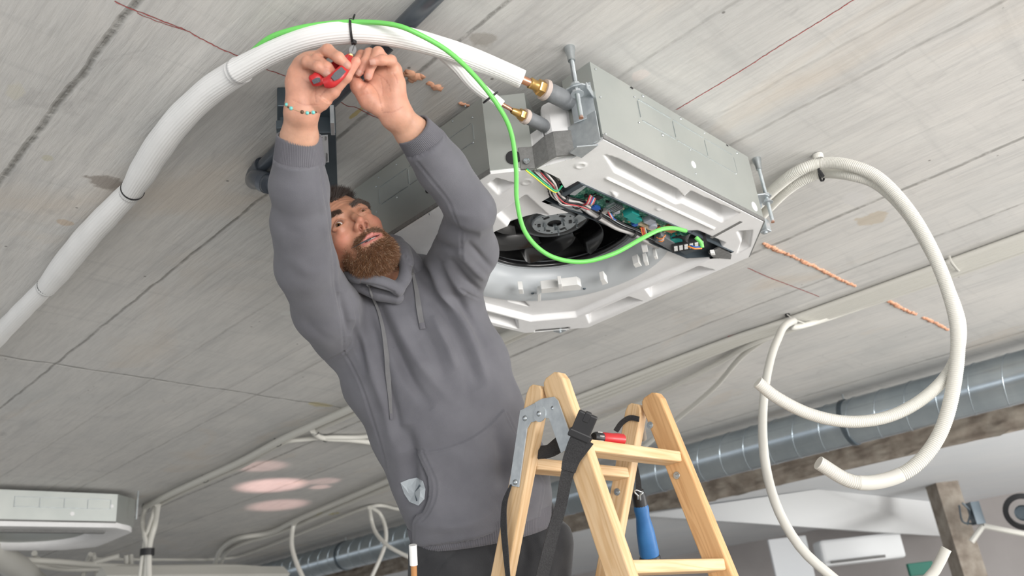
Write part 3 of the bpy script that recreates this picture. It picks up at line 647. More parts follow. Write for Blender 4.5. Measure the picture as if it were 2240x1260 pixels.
q = MB(); q.tube([E_[-3], L0 + nrm(L1 - L0) * .004], .0042, 14); q.build('copper_pipe', M['copper'], pipe, smooth=2)
def tie(c, t, r, parent, w=.0022, knot=None):
    o = ring(c, t, r, w, .0014, 'cable_tie', M['black'], parent)
    k = c + nrm(knot if knot is not None else V3(0, 0, -1)) * (r + .002)
    q = MB(); q.box((-.004, -.003, -.004), (.004, .004, .005), 0, (nrm(t), nrm(np.cross(t, k - c)), nrm(k - c)), k); q.build('tie_head', M['black'], o, bevel=.001)
    return o
tie(tz(290, 415, 1.10), C_[3] - C_[0], .0262, pipe, knot=ray(290, 415) * -.3 + (at(300, 440, 1.1) - at(290, 415, 1.1)) * 20)
tie(tz(104, 625, 1.105), B_[3] - B_[0], .0262, pipe, knot=(at(118, 640, 1.1) - at(104, 625, 1.1)) - ray(104, 625) * .0001)
ring(tz(517, 157, 1.09), D_[3] - D_[0], .0228, .008, .0012, 'sleeve_seam_tape', M['insul'], pipe)
# black tie being trimmed at the top of the bend
t = thing('cable_tie', 'black cable tie round the white pipe and green cable above the hands', 'cable tie', tz(770, 70, 1.08))
dD = nrm(tz(800, 70, 1.08) - tz(740, 74, 1.08))
ring(tz(770, 70, 1.08), dD, .0232, .0022, .0014, 'strap', M['black'], t)
q = MB(); q.tube(spline([tz(773, 47, 1.085), P(773, 40, 1.55), P(776, 32, 1.54)], 4), .0018, 8); q.build('strap_tail', M['black'], t, smooth=True)
q = MB(); q.box((-.004, -.004, -.004), (.004, .004, .004), 0, None); hd = tz(774, 93, 1.055); q.v = [tuple(np.array(v) + hd) for v in q.v]; q.build('tie_head', M['black'], t, bevel=.001)
# green cable
gc = thing('green_cable', 'bright green cable looping from the white pipe down to the circuit board', 'cable', tz(1128, 400, .9))
g1 = spline([tz(528, 140, 1.10), tz(548, 116, 1.10), tz(590, 82, 1.098), tz(650, 62, 1.095), tz(720, 51, 1.092), P(790, 48, 1.55), P(860, 54, 1.53), P(910, 72, 1.53), P(980, 112, 1.56), P(1040, 168, 1.60), P(1090, 232, 1.62), P(1118, 290, 1.64),
             P(1129, 370, 1.66), P(1131, 440, 1.68), P(1150, 510, 1.70), P(1200, 558, 1.72), P(1270, 573, 1.74), P(1340, 556, 1.75), P(1400, 524, 1.77), P(1440, 504, 1.80), P(1470, 499, 1.84), P(1500, 505, 1.90)], 10)
q = MB(); q.tube(resample(g1, .008), .0047, 14); q.build('sheath', M['green'], gc, smooth=True)
q = MB(); q.tube(spline([P(1522, 519, 1.83), P(1533, 530, 1.83), P(1536, 542, 1.83)], 5), .0047, 12); e_ = q.build('sheath_end', M['green'], gc, smooth=True)
for m_, a_, b_ in (('wire_blue', (1534, 540), (1510, 537)), ('wire_orange', (1535, 543), (1505, 539))):
    q = MB(); q.tube([P(*a_, 1.83), P((a_[0] + b_[0]) / 2, a_[1] + 1, 1.825), P(*b_, 1.83)], .002, 8); q.build('core_wire', M[m_], gc, smooth=True)
gi = [i for i in range(len(g1)) if np.linalg.norm(g1[i] - P(1073, 210, 1.61)) < .02]
ring(P(1073, 213, 1.632), nrm(P(1083, 226, 1.635) - P(1060, 195, 1.63)), .0168, .0016, .0012, 'cable_tie', M['black'], gc)
# dark drain pipe
dp = thing('drain_pipe', 'dark grey plastic drain pipe running diagonally behind the hands with an elbow', 'pipe', tz(720, 240, 1.12))
a, b2 = tz(985, -45, 1.125), tz(562, 380, 1.125)
q = MB(); q.tube([a, b2], .0185, 28); q.build('pipe_run', M['pvcdark'], dp, smooth=2)
q = MB(); ax = nrm(b2 - a); e1 = tz(590, 398, 1.06)
el = spline([b2 - ax * .035, b2, b2 + ax * .012 + V3(0, 0, -.012), .4 * b2 + .6 * tz(566, 398, 1.07), tz(590, 404, 1.055)], 6)
q.tube(el, .0225, 28); q.build('elbow', M['pvcdark'], dp, smooth=2)
ring(b2 - ax * .03, ax, .0225, .008, .002, 'socket_rim', M['pvcdark'], dp)
q = MB(); q.tube([el[-5], tz(640, 420, 1.02)], .0195, 24); q.build('branch', M['pvcdark'], dp, smooth=2)
ring(el[-3], nrm(tz(640, 420, 1.02) - el[-5]), .0225, .008, .0025, 'socket_rim', M['pvcdark'], dp)
# paper scrap hanging by the drain pipe
q = MB(); q.add([tz(846, 92, 1.1), tz(878, 95, 1.1), tz(872, 104, 1.095), tz(866, 102, 1.1), tz(862, 110, 1.09), tz(852, 104, 1.1)], [(0, 1, 2, 3, 4, 5)])
o = q.build('tape_scrap', M['insul'], loc=tz(860, 98, 1.1)); sdf_ = o.modifiers.new('th', 'SOLIDIFY'); sdf_.thickness = .0015
tag(o, 'torn white tape scrap stuck on the dark drain pipe below the white insulation', 'tape scrap')
# dark steel bracket box with a paper label, hung above the forearm
bx = thing('steel_bracket_box', 'dark grey steel box with a pale printed label behind the raised forearm', 'metal box', tz(690, 330, 1.1))
zb_ = 1.06
q = MB(); poly = [tz(*p, zb_)[:2] for p in ((612, 290), (735, 290), (739, 430), (612, 430))]; q.prism(poly, zb_ + CAMZ, H - .002 + CAMZ); q.build('box_body', M['darksteel'], bx, bevel=.002)
q = MB(); poly = [tz(*p, 1.1)[:2] for p in ((606, 232), (731, 232), (734, 296), (606, 296))]; q.prism(poly, 1.10 + CAMZ, H - .002 + CAMZ); q.build('mounting_plate', M['darksteel'], bx, bevel=.002)
q = MB(); poly = [tz(*p, 1.06)[:2] for p in ((722, 264), (731, 264), (733, 292), (724, 292))]; q.prism(poly, 1.055 + CAMZ, 1.10 + CAMZ); q.build('locking_tab', M['galvdark'], bx, bevel=.001)
q = MB(); poly = [tz(*p, 1.06)[:2] for p in ((604, 272), (618, 271), (618, 293), (606, 294))]; q.prism(poly, 1.05 + CAMZ, 1.07 + CAMZ); q.build('locking_tab', M['darksteel'], bx, bevel=.001)
q = MB(); poly = [tz(*p, zb_)[:2] for p in ((694, 297), (717, 295), (720, 354), (697, 357))]; q.prism(poly, zb_ - .001 + CAMZ, zb_ + .001 + CAMZ); lb = q.build('paper_label', M['label'], bx)
for (x0, y0, x1, y1) in ((699, 300, 705, 301.2), (700, 301, 701, 305), (703, 301, 704, 305), (711, 298, 712, 307), (713.6, 299, 714.4, 306), (713, 334, 714, 354), (715.5, 336, 716.3, 352), (698, 332, 699, 337), (698.4, 340, 699.2, 343), (698.4, 345, 699.4, 349)):
    q = MB(); q.prism([tz(*p, zb_ - .001)[:2] for p in ((x0, y0), (x1, y0), (x1, y1), (x0, y1))], zb_ - .0014 + CAMZ, zb_ - .001 + CAMZ); q.build('printed_mark', M['ink'], lb)

# corrugated conduits looping out behind the cassette
def corr(name, label, path, r, group=None, white=None):
    t = thing(name, label, 'conduit', path[len(path) // 2], group)
    path = resample(path, .00115); n = len(path); i = np.arange(n)
    rs = r - .0013 * (np.cos(i / 4 * 2 * PI) < -.3) - .0005 * (np.abs(np.cos(i / 4 * 2 * PI)) < .3)
    if white:
        s_ = i / n; rs = np.where((s_ > white[0]) & (s_ < white[1]), r + .0003, rs)
    q = MB(); q.tube(path, list(rs), 14); q.build('tube', M['corr'], t, smooth=2); return t
zc = 1.12
w1 = spline([tz(1640, 465, zc), tz(1700, 408, zc), tz(1750, 372, zc), tz(1800, 357, zc), P(1860, 362, 2.24), P(1920, 388, 2.2), P(1980, 450, 2.15), P(2030, 530, 2.1), P(2072, 630, 2.05), P(2095, 730, 2.0), P(2085, 850, 1.97), P(2055, 950, 1.95), P(2000, 1020, 1.94), P(1930, 1052, 1.94), P(1860, 1052, 1.94), P(1790, 1012, 1.94)], 10)
w2 = spline([tz(1650, 490, zc), tz(1705, 432, zc), tz(1750, 398, zc), tz(1800, 380, zc), P(1860, 384, 2.26), P(1920, 405, 2.22), P(1980, 462, 2.17), P(2030, 540, 2.13), P(2074, 630, 2.09), P(2100, 710, 2.05), P(2092, 780, 2.02), P(2060, 835, 2.0), P(2000, 885, 1.98), P(1930, 915, 1.97), P(1850, 922, 1.96), P(1770, 905, 1.95), P(1700, 870, 1.94), P(1657, 836, 1.94)], 10)
corr('corrugated_conduit', 'cream corrugated conduit loop with the lower open end and smooth white coupling', w1, .0165, 'corrugated conduits behind the open unit', (.865, .93))
corr('corrugated_conduit', 'cream corrugated conduit whose upper open end reaches furthest left', w2, .0145, 'corrugated conduits behind the open unit')
t = thing('cable_tie', 'black cable tie holding two corrugated conduits to the ceiling', 'cable tie', tz(1795, 368, 1.1))
ring(tz(1797, 369, zc), nrm(w1[31] - w1[28]), .034, .003, .0016, 'strap', M['black'], t)
q = MB(); q.tube([P(1792, 374, 2.17), P(1800, 386, 2.16)], .005, 8); q.build('tie_head', M['black'], t)
q = MB(); q.lathe([(.012, -.006), (.014, 0), (.014, .008), (.008, .008), (.008, -.006)], tz(1790, 344, 1.14), V3(0, 0, 1), 16); q.build('saddle', M['corr'], t)
# straight conduits: px paths at ceiling height
def cond(label, pts, r, group=None, z=None, cat='conduit', ties=()):
    path = spline([p if not isinstance(p, tuple) else (P(p[0], p[1], p[3]) if len(p) == 4 else at(p[0], p[1], p[2]) if len(p) == 3 else at(p[0], p[1], H - r - .009)) for p in pts], 8)
    t = MB(); t.tube(resample(path, .03) if len(path) > 4 else path, r, 12)
    o = t.build('conduit', M['conduit'], loc=path[len(path) // 2], smooth=2); tag(o, label, cat, group)
    return o, path
xr = at(1872, 640, H)[0]
G_ = 'cream conduits strapped in a flat bundle under the ceiling'
yA, yB = at(2240, 500, H)[1] - .9, at(1728, 692, H)[1]
ends = [(1280, 898), (1300, 912), (1275, 880), (1320, 905), (1465, 932), None, None]
names = ['cream conduit nearest the unit in the flat bundle, ending behind the ladder', 'second cream conduit of the flat ceiling bundle, counted from the open unit', 'third cream conduit of the flat ceiling bundle, counted from the open unit',
         'fourth cream conduit of the flat ceiling bundle, middle of the strip', 'cream conduit of the flat bundle peeling off behind the ladder top', 'cream conduit of the flat bundle next to the outermost one']
for k in range(6):
    x = xr - .012 + k * .026 + .006; e = [V3(x, yA, CEIL - .014), V3(x, yA + .7, CEIL - .014), V3(x, yB - .05, CEIL - .014)]
    if k < 4:
        s = .05 * k
        e += [V3(x - .02 + s * .1, yB + .35, CEIL - .014), V3(x + .02 + s * .5, yB + 1.2, CEIL - .014), V3(xr + .05 + s * 1.0, 3.4, CEIL - .014), V3(xr + .2 + s, 4.2, CEIL - .014)]
    elif k == 4: e += [at(1640, 765, H - .02), at(1560, 850, H - .05), at(1463, 932, H - .10), at(1400, 985, H - .16)]
    else: e += [at(1650, 750, H - .02), at(1560, 800, H - .02), at(1380, 890, H - .02), at(1290, 930, H - .02)]
    cond(names[k], e, .0125, G_)
lp = [V3(xr + .145, yA, CEIL - .014), V3(xr + .145, yB - .12, CEIL - .014), P(1733, 703, 2.92), P(1700, 745, 2.7), P(1678, 820, 2.5), P(1668, 920, 2.35), P(1675, 1020, 2.25), P(1700, 1110, 2.2), P(1745, 1190, 2.15), P(1800, 1245, 2.12), P(1880, 1300, 2.1), P(1980, 1300, 2.1), P(2040, 1255, 2.1), P(2070, 1200, 2.1)]
cond('smooth cream conduit dropping in a long loop to an open end at lower right', lp, .0125)
t = thing('strap_tie', 'white strap tie with black plug holding the conduit bundle where it fans out', 'cable tie', at(1735, 700, H))
q = MB(); q.tube(spline([at(1722, 688, H - .005), at(1738, 699, H - .034), at(1768, 708, H - .034), at(1770, 700, H - .005)], 4), .004, 6, flat=.5); q.build('strap', M['conduit'], t)
q = MB(); q.lathe([(0, -.012), (.010, -.012), (.010, 0)], at(1722, 687, H), V3(0, 0, 1), 12); q.build('plug', M['black'], t)
t = thing('strap_tie', 'white strap tie on the conduit bundle beside the corrugated loops', 'cable tie', at(2090, 590, H))
q = MB(); q.tube(spline([at(2076, 560, H - .005), at(2082, 575, H - .032), at(2096, 592, H - .032), at(2098, 590, H - .005)], 4), .005, 6, flat=.5); q.build('strap', M['conduit'], t)
# left run of two conduits with ties
G2 = 'cream conduits of the middle ceiling run'
o, pa = cond('thicker cream conduit running left of the worker towards the far cassette', [(1300, 655), (1115, 732), (940, 812), (780, 887), (690, 928), (610, 965), (530, 1008), (450, 1045), (380, 1077), (318, 1109)], .019, G2)
o, pb_ = cond('thinner cream conduit strapped below the thick one left of the worker', [(1300, 668), (1115, 745), (940, 826), (780, 903), (700, 938), (690, 944)], .011, G2)
o, pc = cond('thin cream conduit beside the thick one, running down to the far cassette', [(830, 952), (780, 957), (720, 957), (660, 962), (615, 971), (530, 1020), (450, 1055), (380, 1088), (335, 1112)], .012, G2)
o, pd = cond('cream conduit branching right behind the worker from a curved end', [(684, 942), (695, 955), (720, 960), (770, 963), (835, 971), (950, 985)], .014, G2)
def blacktie(px, py, r, label, z=H - .018):
    c_ = at(px, py, z); d_ = nrm(at(px + 20, py - 9, z) - c_); o = ring(c_, d_, r, .004, .0025, 'cable_tie', M['black'], None); 
    tag(o, label, 'cable tie', 'black cable ties on the middle conduit run')
for (px, py, r, lab) in ((607, 967, .022, 'black cable tie on the thick conduit just right of the middle of its left half'), (448, 1047, .022, 'black cable tie on the thick conduit midway to its lower left end'), (320, 1108, .024, 'black cable tie at the lower left end of the thick conduit'), (690, 944, .016, 'black cable tie where the thin conduit ends at the curved branch'), (712, 959, .017, 'black cable tie on the branch running behind the worker')): blacktie(px, py, r, lab)
# further runs
G3 = 'cream conduits of the far ceiling run'
cond('far cream conduit sweeping down to the lower left, upper of the pair', [(1130, 925), (990, 985), (860, 1046), (760, 1090), (650, 1137), (590, 1165), (520, 1178), (485, 1200), (470, 1235, 1.05), (455, 1290, .9)], .020, G3)
cond('far cream conduit sweeping beside the upper one, lower of the pair', [(1130, 940), (990, 1000), (860, 1060), (760, 1102), (650, 1150), (590, 1172), (530, 1190), (495, 1210), (482, 1240, 1.05), (478, 1290, .9)], .018, G3)
cond('cream conduit hanging straight down from the far pair', [(655, 1135, 1.12), (642, 1150, 0, 6.7), (638, 1190, 0, 6.6), (648, 1230, 0, 6.5), (668, 1275, 0, 6.4)], .018)
cond('thinnest far conduit rising to the double loop left of the worker', [(900, 1116), (866, 1113), (812, 1108), (700, 1150), (560, 1205), (490, 1222), (330, 1224), (200, 1222)], .013, G3)
cond('hanging conduit loop crossing to the worker left hip', [(808, 1110, 1.12), (812, 1135, 0, 6.55), (822, 1165, 0, 6.45), (850, 1195, 0, 6.3), (900, 1222, 0, 6.2)], .015, 'crossing conduit loops left of the hip')
cond('hanging conduit loop curving down to the bottom edge left of the hip', [(812, 1110, 1.12), (832, 1125, 0, 6.6), (844, 1160, 0, 6.5), (840, 1200, 0, 6.4), (812, 1265, 0, 6.3)], .015, 'crossing conduit loops left of the hip')
G4 = 'conduits dropping beside the far cassette'
cond('leftmost conduit of the drop bundle beside the far cassette', [(318, 1110, 1.12), (312, 1140, 0, 5.62), (318, 1180, 0, 5.55), (322, 1200, 0, 5.52), (318, 1290, 0, 5.4)], .017, G4)
cond('middle conduit of the drop bundle, bowed to the right at its top', [(345, 1104, 1.12), (338, 1150, 0, 5.6), (326, 1200, 0, 5.52), (326, 1290, 0, 5.4)], .020, G4)
cond('conduit of the drop bundle slanting down to the left', [(340, 1106, 1.12), (320, 1170, 0, 5.58), (312, 1215, 0, 5.5), (302, 1290, 0, 5.4)], .013, G4)
o = ring(P(322, 1208, 5.5), V3(0, 0, 1), .040, .022, .004, 'tape_band', M['black'], None); tag(o, 'black tape band round the dropping conduits beside the far cassette', 'tape')
# far tangle near the back wall of the ceiling
G5 = 'distant conduits criss-crossing at the lower left'
for k, (lab, pts, r) in enumerate((
    ('distant horizontal conduit just below the far cassette', [(8, 1222, 1.0), (120, 1228, 1.0), (250, 1238, 1.0), (480, 1245, 1.0)], .022),
    ('distant conduit sagging across the lowest left corner', [(60, 1232, .98), (150, 1245, .98), (300, 1242, .98), (520, 1240, .98), (640, 1252, .98)], .022),
    ('distant conduit bending out from under the far cassette', [(75, 1210, 1.05), (80, 1222, 1.03), (110, 1232, 1.0), (170, 1238, 1.0), (260, 1216, 1.05)], .02),
    ('distant conduit dropping left of the tape band', [(198, 1212, 1.12), (190, 1230, 0, 7.1), (178, 1275, 0, 7.0)], .02),
    ('distant conduit dropping steeply, right of its slanting neighbour', [(204, 1212, 1.12), (208, 1232, 0, 7.1), (216, 1275, 0, 7.0)], .02),
    ('distant conduit dropping between the far cassette and the drop bundle', [(276, 1214, 1.12), (277, 1235, 0, 7.3), (280, 1275, 0, 7.2)], .02),
    ('distant conduit rising to the right of the drop bundle', [(287, 1214, 1.12), (288, 1235, 0, 7.3), (292, 1275, 0, 7.2)], .018))):
    cond(lab, pts, r, G5)
cond('wide white diagonal pipe at the very lower left corner', [(-60, 1175, .95), (8, 1222, .93), (50, 1250, .92), (110, 1300, .9)], .085, cat='pipe')
tr = MB(); p0, p1 = at(220, 1262, .80), at(620, 1258, .80); tr.tube([p0, p1], .09, 4, flat=.8); o = tr.build('cable_trunking', M['conduit'], loc=p0); tag(o, 'distant cream cable trunking along the bottom left edge', 'trunking')

# ------------------------------------------------------------------ far cassette at lower left
c2 = thing('ceiling_cassette_unit', 'distant closed-sided cassette unit at lower left, pale grey box with white underside', 'air conditioner', at(250, 1100, 1.12))
yc = at(258, 1080, 1.125)[1]; xc = at(258, 1080, 1.125)[0]
zl = .955
o8 = [(xc, yc), (xc + .16, yc + .13), (xc + .17, yc + .72), (xc + .0, yc + .86), (xc - .66, yc + .88), (xc - .82, yc + .7), (xc - .82, yc + .2), (xc - .68, yc)]
q = MB(); q.prism(o8, zl + CAMZ, 1.122 + CAMZ); q.build('casing', M['galv'], c2)
cc2 = V3(xc - .33, yc + .44, CAMZ); o8c = np.array(o8); q = MB(); N_ = 48; vs = []; fs = []
for i in range(N_):
    a = 2 * PI * i / N_; d_ = V3(math.cos(a), math.sin(a), 0)
    best = 9
    for j in range(8):
        p_, r_ = o8c[j] - cc2[:2], o8c[(j + 1) % 8] - o8c[j]; den = d_[0] * r_[1] - d_[1] * r_[0]
        if abs(den) > 1e-9:
            tt = (p_[0] * r_[1] - p_[1] * r_[0]) / den; uu = (p_[0] * d_[1] - p_[1] * d_[0]) / den
            if tt > 0 and -.001 <= uu <= 1.001: best = min(best, tt)
    for rr_, zz_ in ((best, zl), (best, zl - .03), (.34, zl - .03), (.30, zl + .0), (.27, zl + .06), (.0, zl + .06)): vs.append(cc2 + d_ * rr_ + V3(0, 0, zz_))
for i in range(N_):
    for j in range(5): fs.append((i * 6 + j, ((i + 1) % N_) * 6 + j, ((i + 1) % N_) * 6 + j + 1, i * 6 + j + 1))
q.add(vs, fs); q.build('polystyrene_base', M['eps'], c2, smooth=2)
q = MB(); q.box((xc - .70, yc - .003, zl - .004 + CAMZ), (xc, yc, zl + .006 + CAMZ)); q.build('seal_strip', M['foam'], c2)
q = MB(); q.box((xc - .60, yc + .10, zl - .045 + CAMZ), (xc - .02, yc + .13, zl - .03 + CAMZ)); q.build('dark_slot', M['foam'], c2)
kq = MB()
for k in range(5): x = xc - .56 + k * .13; kq.box((x, yc - .003, 1.03 + CAMZ), (x + .003, yc, 1.085 + CAMZ))
for zz_ in (1.03, 1.085): kq.box((xc - .56, yc - .003, zz_ + CAMZ), (xc - .04, yc, zz_ + .003 + CAMZ))
kq.build('knockout_outline', M['zinc'], c2)
for hx, hz_, hr in ((xc - .25, 1.0, .012), (xc - .03, 1.05, .01)):
    q = MB(); q.lathe([(0, .002), (hr, .002), (hr, -.001)], V3(hx, yc, hz_ + CAMZ), V3(0, -1, 0), 16); q.build('punched_hole', M['eps'], c2)
t = tag(MB().tube([V3(xc + .13, yc + .02, CEIL), V3(xc + .13, yc + .02, .98 + CAMZ)], .006, 8).build('threaded_rod', M['zinc']), 'thin threaded rod at the right corner of the distant cassette', 'threaded rod')

# ------------------------------------------------------------------ spiral duct, lowered ceiling and the space beyond
ZD = .985; RD = .128; xd = at(1850, 926, ZD)[0]
du = thing('spiral_duct', 'long galvanised spiral duct hung under the ceiling along the broken slab edge', 'duct', (xd, 3, ZD + CAMZ))
ys = np.arange(-1.5, 13, .05); q = MB(); q.tube([V3(xd, y, ZD + CAMZ) for y in ys], RD, 56)
M['duct'] = mat('spiral_duct_sheet', (.60, .67, .72), .22, .95, (.50, .57, .62), 3, .25, 3.5, stretch=(1, 2.5, 1))
q.build('duct_wall', M['duct'], du, smooth=2)
hel = [V3(xd + (RD + .001) * math.cos(a), -1.5 + a / (2 * PI) * .165, ZD + CAMZ + (RD + .001) * math.sin(a)) for a in np.arange(0, 2 * PI * 85, 2 * PI / 28)]
q = MB(); q.tube(hel, .0028, 5, cap=False); q.build('spiral_seam', M['duct'], du, smooth=True)
for yk_ in (at(1865, 925, ZD)[1], at(760, 1215, ZD)[1]):
    o = ring(V3(xd, yk_, ZD + CAMZ), V3(0, 1, 0), RD, .012, .006, 'hanger_band', M['darksteel'], du)
    q = MB(); q.tube([V3(xd, yk_, ZD + RD + CAMZ), V3(xd, yk_, CEIL)], .006, 8); q.build('hanger_rod', M['zinc'], o)
q = MB(); q.box((XB + .056, -2.5, ZE), (10.2, 9.6, ZE + .12)); o = struct('ceiling_lowered', q, M['plaster'], loc=(7, 2, ZE)); o['label'] = 'lower smooth plastered ceiling beyond the slab edge'
zq = .905
zc_ = .922; dpt = lambda A: (RM @ (A - OFF))[2]
pA, pB, pC = at(1400, 1122, zc_), at(1790, 1070, zc_), at(2060, 1099, zc_); pD, pE = P(2076, 1173, dpt(pC)), P(1400, 1127, dpt(pA) * .99)
bk = V3(.10, .06, 0); q = MB(); q.add([pA, pB, pC, pD, pE] + [p + bk for p in (pA, pB, pC, pD, pE)], [(0, 1, 4), (1, 3, 4), (1, 2, 3), (5, 9, 6), (6, 9, 8), (6, 8, 7), (0, 4, 9, 5), (4, 3, 8, 9), (3, 2, 7, 8)])
struct('trim_2', q, M['plasterw'], loc=pB, smooth=True)
q = MB(); q.box((10.0, -4, 0), (10.2, 17, ZE + .1)); struct('wall_back', q, M['greywall'], loc=(10.1, 4, 0))
pil = MB(); a, b2 = P(2062, 1105, 7.2), P(2112, 1105, 7.2); d_ = b2 - a; d_[2] = 0; d_ = nrm(d_); e_ = V3(-d_[1], d_[0], 0)
w_ = np.linalg.norm(b2 - a)
pil.box((0, 0, -1.9), (w_, .2, ZE - a[2]), 0, (d_, e_, V3(0, 0, 1)), a); struct('wall_pillar', pil, M['rough_conc'], loc=a)
def backbox(name, label, cat, px0, py0, px1, py1, dpt, th, m, par=None, bev=.01):
    a = P(px0, py0, dpt); b2 = P(px1, py0, dpt); c_ = P(px0, py1, dpt); dx_ = b2 - a; dx_[2] = 0; w = np.linalg.norm(dx_); dx_ = nrm(dx_); dn = V3(-dx_[1], dx_[0], 0)
    q = MB(); q.box((0, 0, -(a[2] - c_[2])), (w, th, 0), 0, (dx_, dn, V3(0, 0, 1)), a)
    o = q.build(name, m, par, loc=None if par is not None else a, bevel=bev)
    if par is None: tag(o, label, cat)
    return o
ac = thing('wall_air_conditioner', 'white wall-mounted air conditioner high on the far grey wall at lower right', 'air conditioner', P(1880, 1210, 8.5))
backbox('housing', '', '', 1792, 1182, 1975, 1242, 8.5, .25, M['plasterw'], ac, .03)
backbox('air_outlet', '', '', 1818, 1227, 1940, 1233, 8.36, .02, M['foam'], ac, 0)
o = backbox('green_board', 'dark green board on the far wall below the wall air conditioner', 'board', 1985, 1233, 2042, 1262, 8.4, .05, mat('green_board', (.03, .19, .14), .6))
o = backbox('pale_board', 'pale plasterboard strip on the far wall near the ladder', 'board', 1680, 1180, 1765, 1275, 8.6, .05, M['plaster'])
pj = thing('ceiling_bracket', 'black bracket with dangling cables on the lowered ceiling at right', 'bracket', P(2140, 1120, 6.8))
backbox('post', '', '', 2122, 1098, 2142, 1150, 6.8, .08, M['darksteel'], pj, 0)
for pts in ([(2150, 1150), (2125, 1185)], [(2150, 1150), (2240, 1168)], [(2098, 1105), (2105, 1140), (2125, 1146)], [(2105, 1100), (2122, 1120), (2116, 1148)]):
    q = MB(); q.tube(spline([P(*p, 6.8) for p in pts], 4), .008 if len(pts) > 2 else .022, 8); q.build('cable' if len(pts) > 2 else 'arm', M['darksteel'] if len(pts) > 2 else M['conduit'], pj)
pr = thing('black_ring_lamp', 'round black rimmed fixture cut by the right edge of the photo', 'lamp', P(2235, 1120, 6.6))
q = MB(); q.lathe([(.10, 0), (.14, .02), (.14, .05), (.10, .06), (.10, 0)], P(2238, 1118, 6.6), nrm(-ray(2238, 1118) + V3(0, 0, -300)), 32); q.build('rim', M['black'], pr, smooth=2)
q = MB(); q.lathe([(0, .02), (.05, .02), (.06, .06)], P(2238, 1122, 6.6), nrm(-ray(2238, 1118)), 24); q.build('lens', M['darksteel'], pr, smooth=2)

# ------------------------------------------------------------------ marks left on the ceiling: chalk lines, foam in the joints
def ribbon(name, pts, w, m, label, jit=.0006, z=H - .0006, cat='chalk line'):
    path = resample(spline([at(x, y, z) for x, y in pts], 8), .006); n = len(path); t = np.gradient(path, axis=0); t /= np.linalg.norm(t, axis=1)[:, None]; s_ = np.cross(t, V3(0, 0, 1))
    rw = w * (.55 + .45 * np.abs(np.sin(np.arange(n) * 1.7) * np.cos(np.arange(n) * .61))); off = np.random.normal(0, jit, n)
    q = MB(); vs = []
    for i in range(n): vs += [path[i] + s_[i] * (off[i] - rw[i]), path[i] + s_[i] * (off[i] + rw[i])]
    fs = [(2 * i, 2 * i + 1, 2 * i + 3, 2 * i + 2) for i in range(n - 1)]
    q.add(vs + [v + V3(0, 0, .0006) for v in vs], fs + [tuple(2 * n + k for k in f) for f in fs]); o = q.build(name, m, loc=path[n // 2], recalc=False); o['kind'] = 'structure'; return o
ribbon('trim_3', [(250, 3), (278, 16), (320, 32), (360, 48), (405, 66), (450, 90), (490, 110), (530, 127)], .0016, M['chalk'], '')
ribbon('trim_4', [(300, 28), (330, 42), (370, 56), (405, 66)], .0009, M['chalk'], '')
ribbon('trim_5', [(572, 148), (600, 158), (640, 172), (690, 196), (742, 222), (760, 232), (780, 236), (800, 246), (820, 256), (860, 270)], .0013, M['chalk'], '')
ribbon('trim_6', [(1480, 240), (1560, 192), (1640, 143), (1720, 92), (1800, 43), (1875, -5)], .0016, M['chalk'], '')
ribbon('trim_7', [(1636, 586), (1680, 606), (1730, 625), (1792, 649)], .0022, M['chalk'], '')
def foamline(k, pts, w, label):
    path = resample(spline([at(x, y, H) for x, y in pts], 6), .004); n = len(path); rs = w * (.35 + .9 * np.random.rand(n) ** 1.5); rs = np.convolve(rs, np.ones(3) / 3, 'same')
    path = path + np.random.normal(0, w * .25, path.shape) * V3(1, 1, .3)
    q = MB(); q.tube(path, list(rs + .0008), 8, flat=.6); o = q.build('trim_%d' % k, M['orange_foam'], loc=path[n // 2], smooth=True); o['kind'] = 'structure'; o['label'] = label
foamline(8, [(1668, 532), (1690, 543), (1712, 552)], .010, 'orange foam in the ceiling joint beside the open unit')
foamline(9, [(1716, 553), (1760, 573), (1800, 592), (1838, 611), (1872, 626)], .009, 'orange foam line running to the conduit bundle')
foamline(10, [(1937, 655), (1980, 677), (2004, 688)], .010, 'orange foam past the conduit bundle')
foamline(11, [(2018, 694), (2050, 708), (2074, 722)], .009, 'orange foam behind the corrugated conduits')
foamline(12, [(882, 165), (895, 160), (910, 166), (925, 172)], .013, 'orange foam lump nearest the hand')
foamline(13, [(898, 172), (905, 178)], .012, 'small orange foam lump')
foamline(14, [(936, 182), (948, 188), (960, 195)], .012, 'orange foam lump in the joint')
foamline(15, [(1005, 224), (1015, 228), (1024, 232)], .006, 'orange foam by the unit')

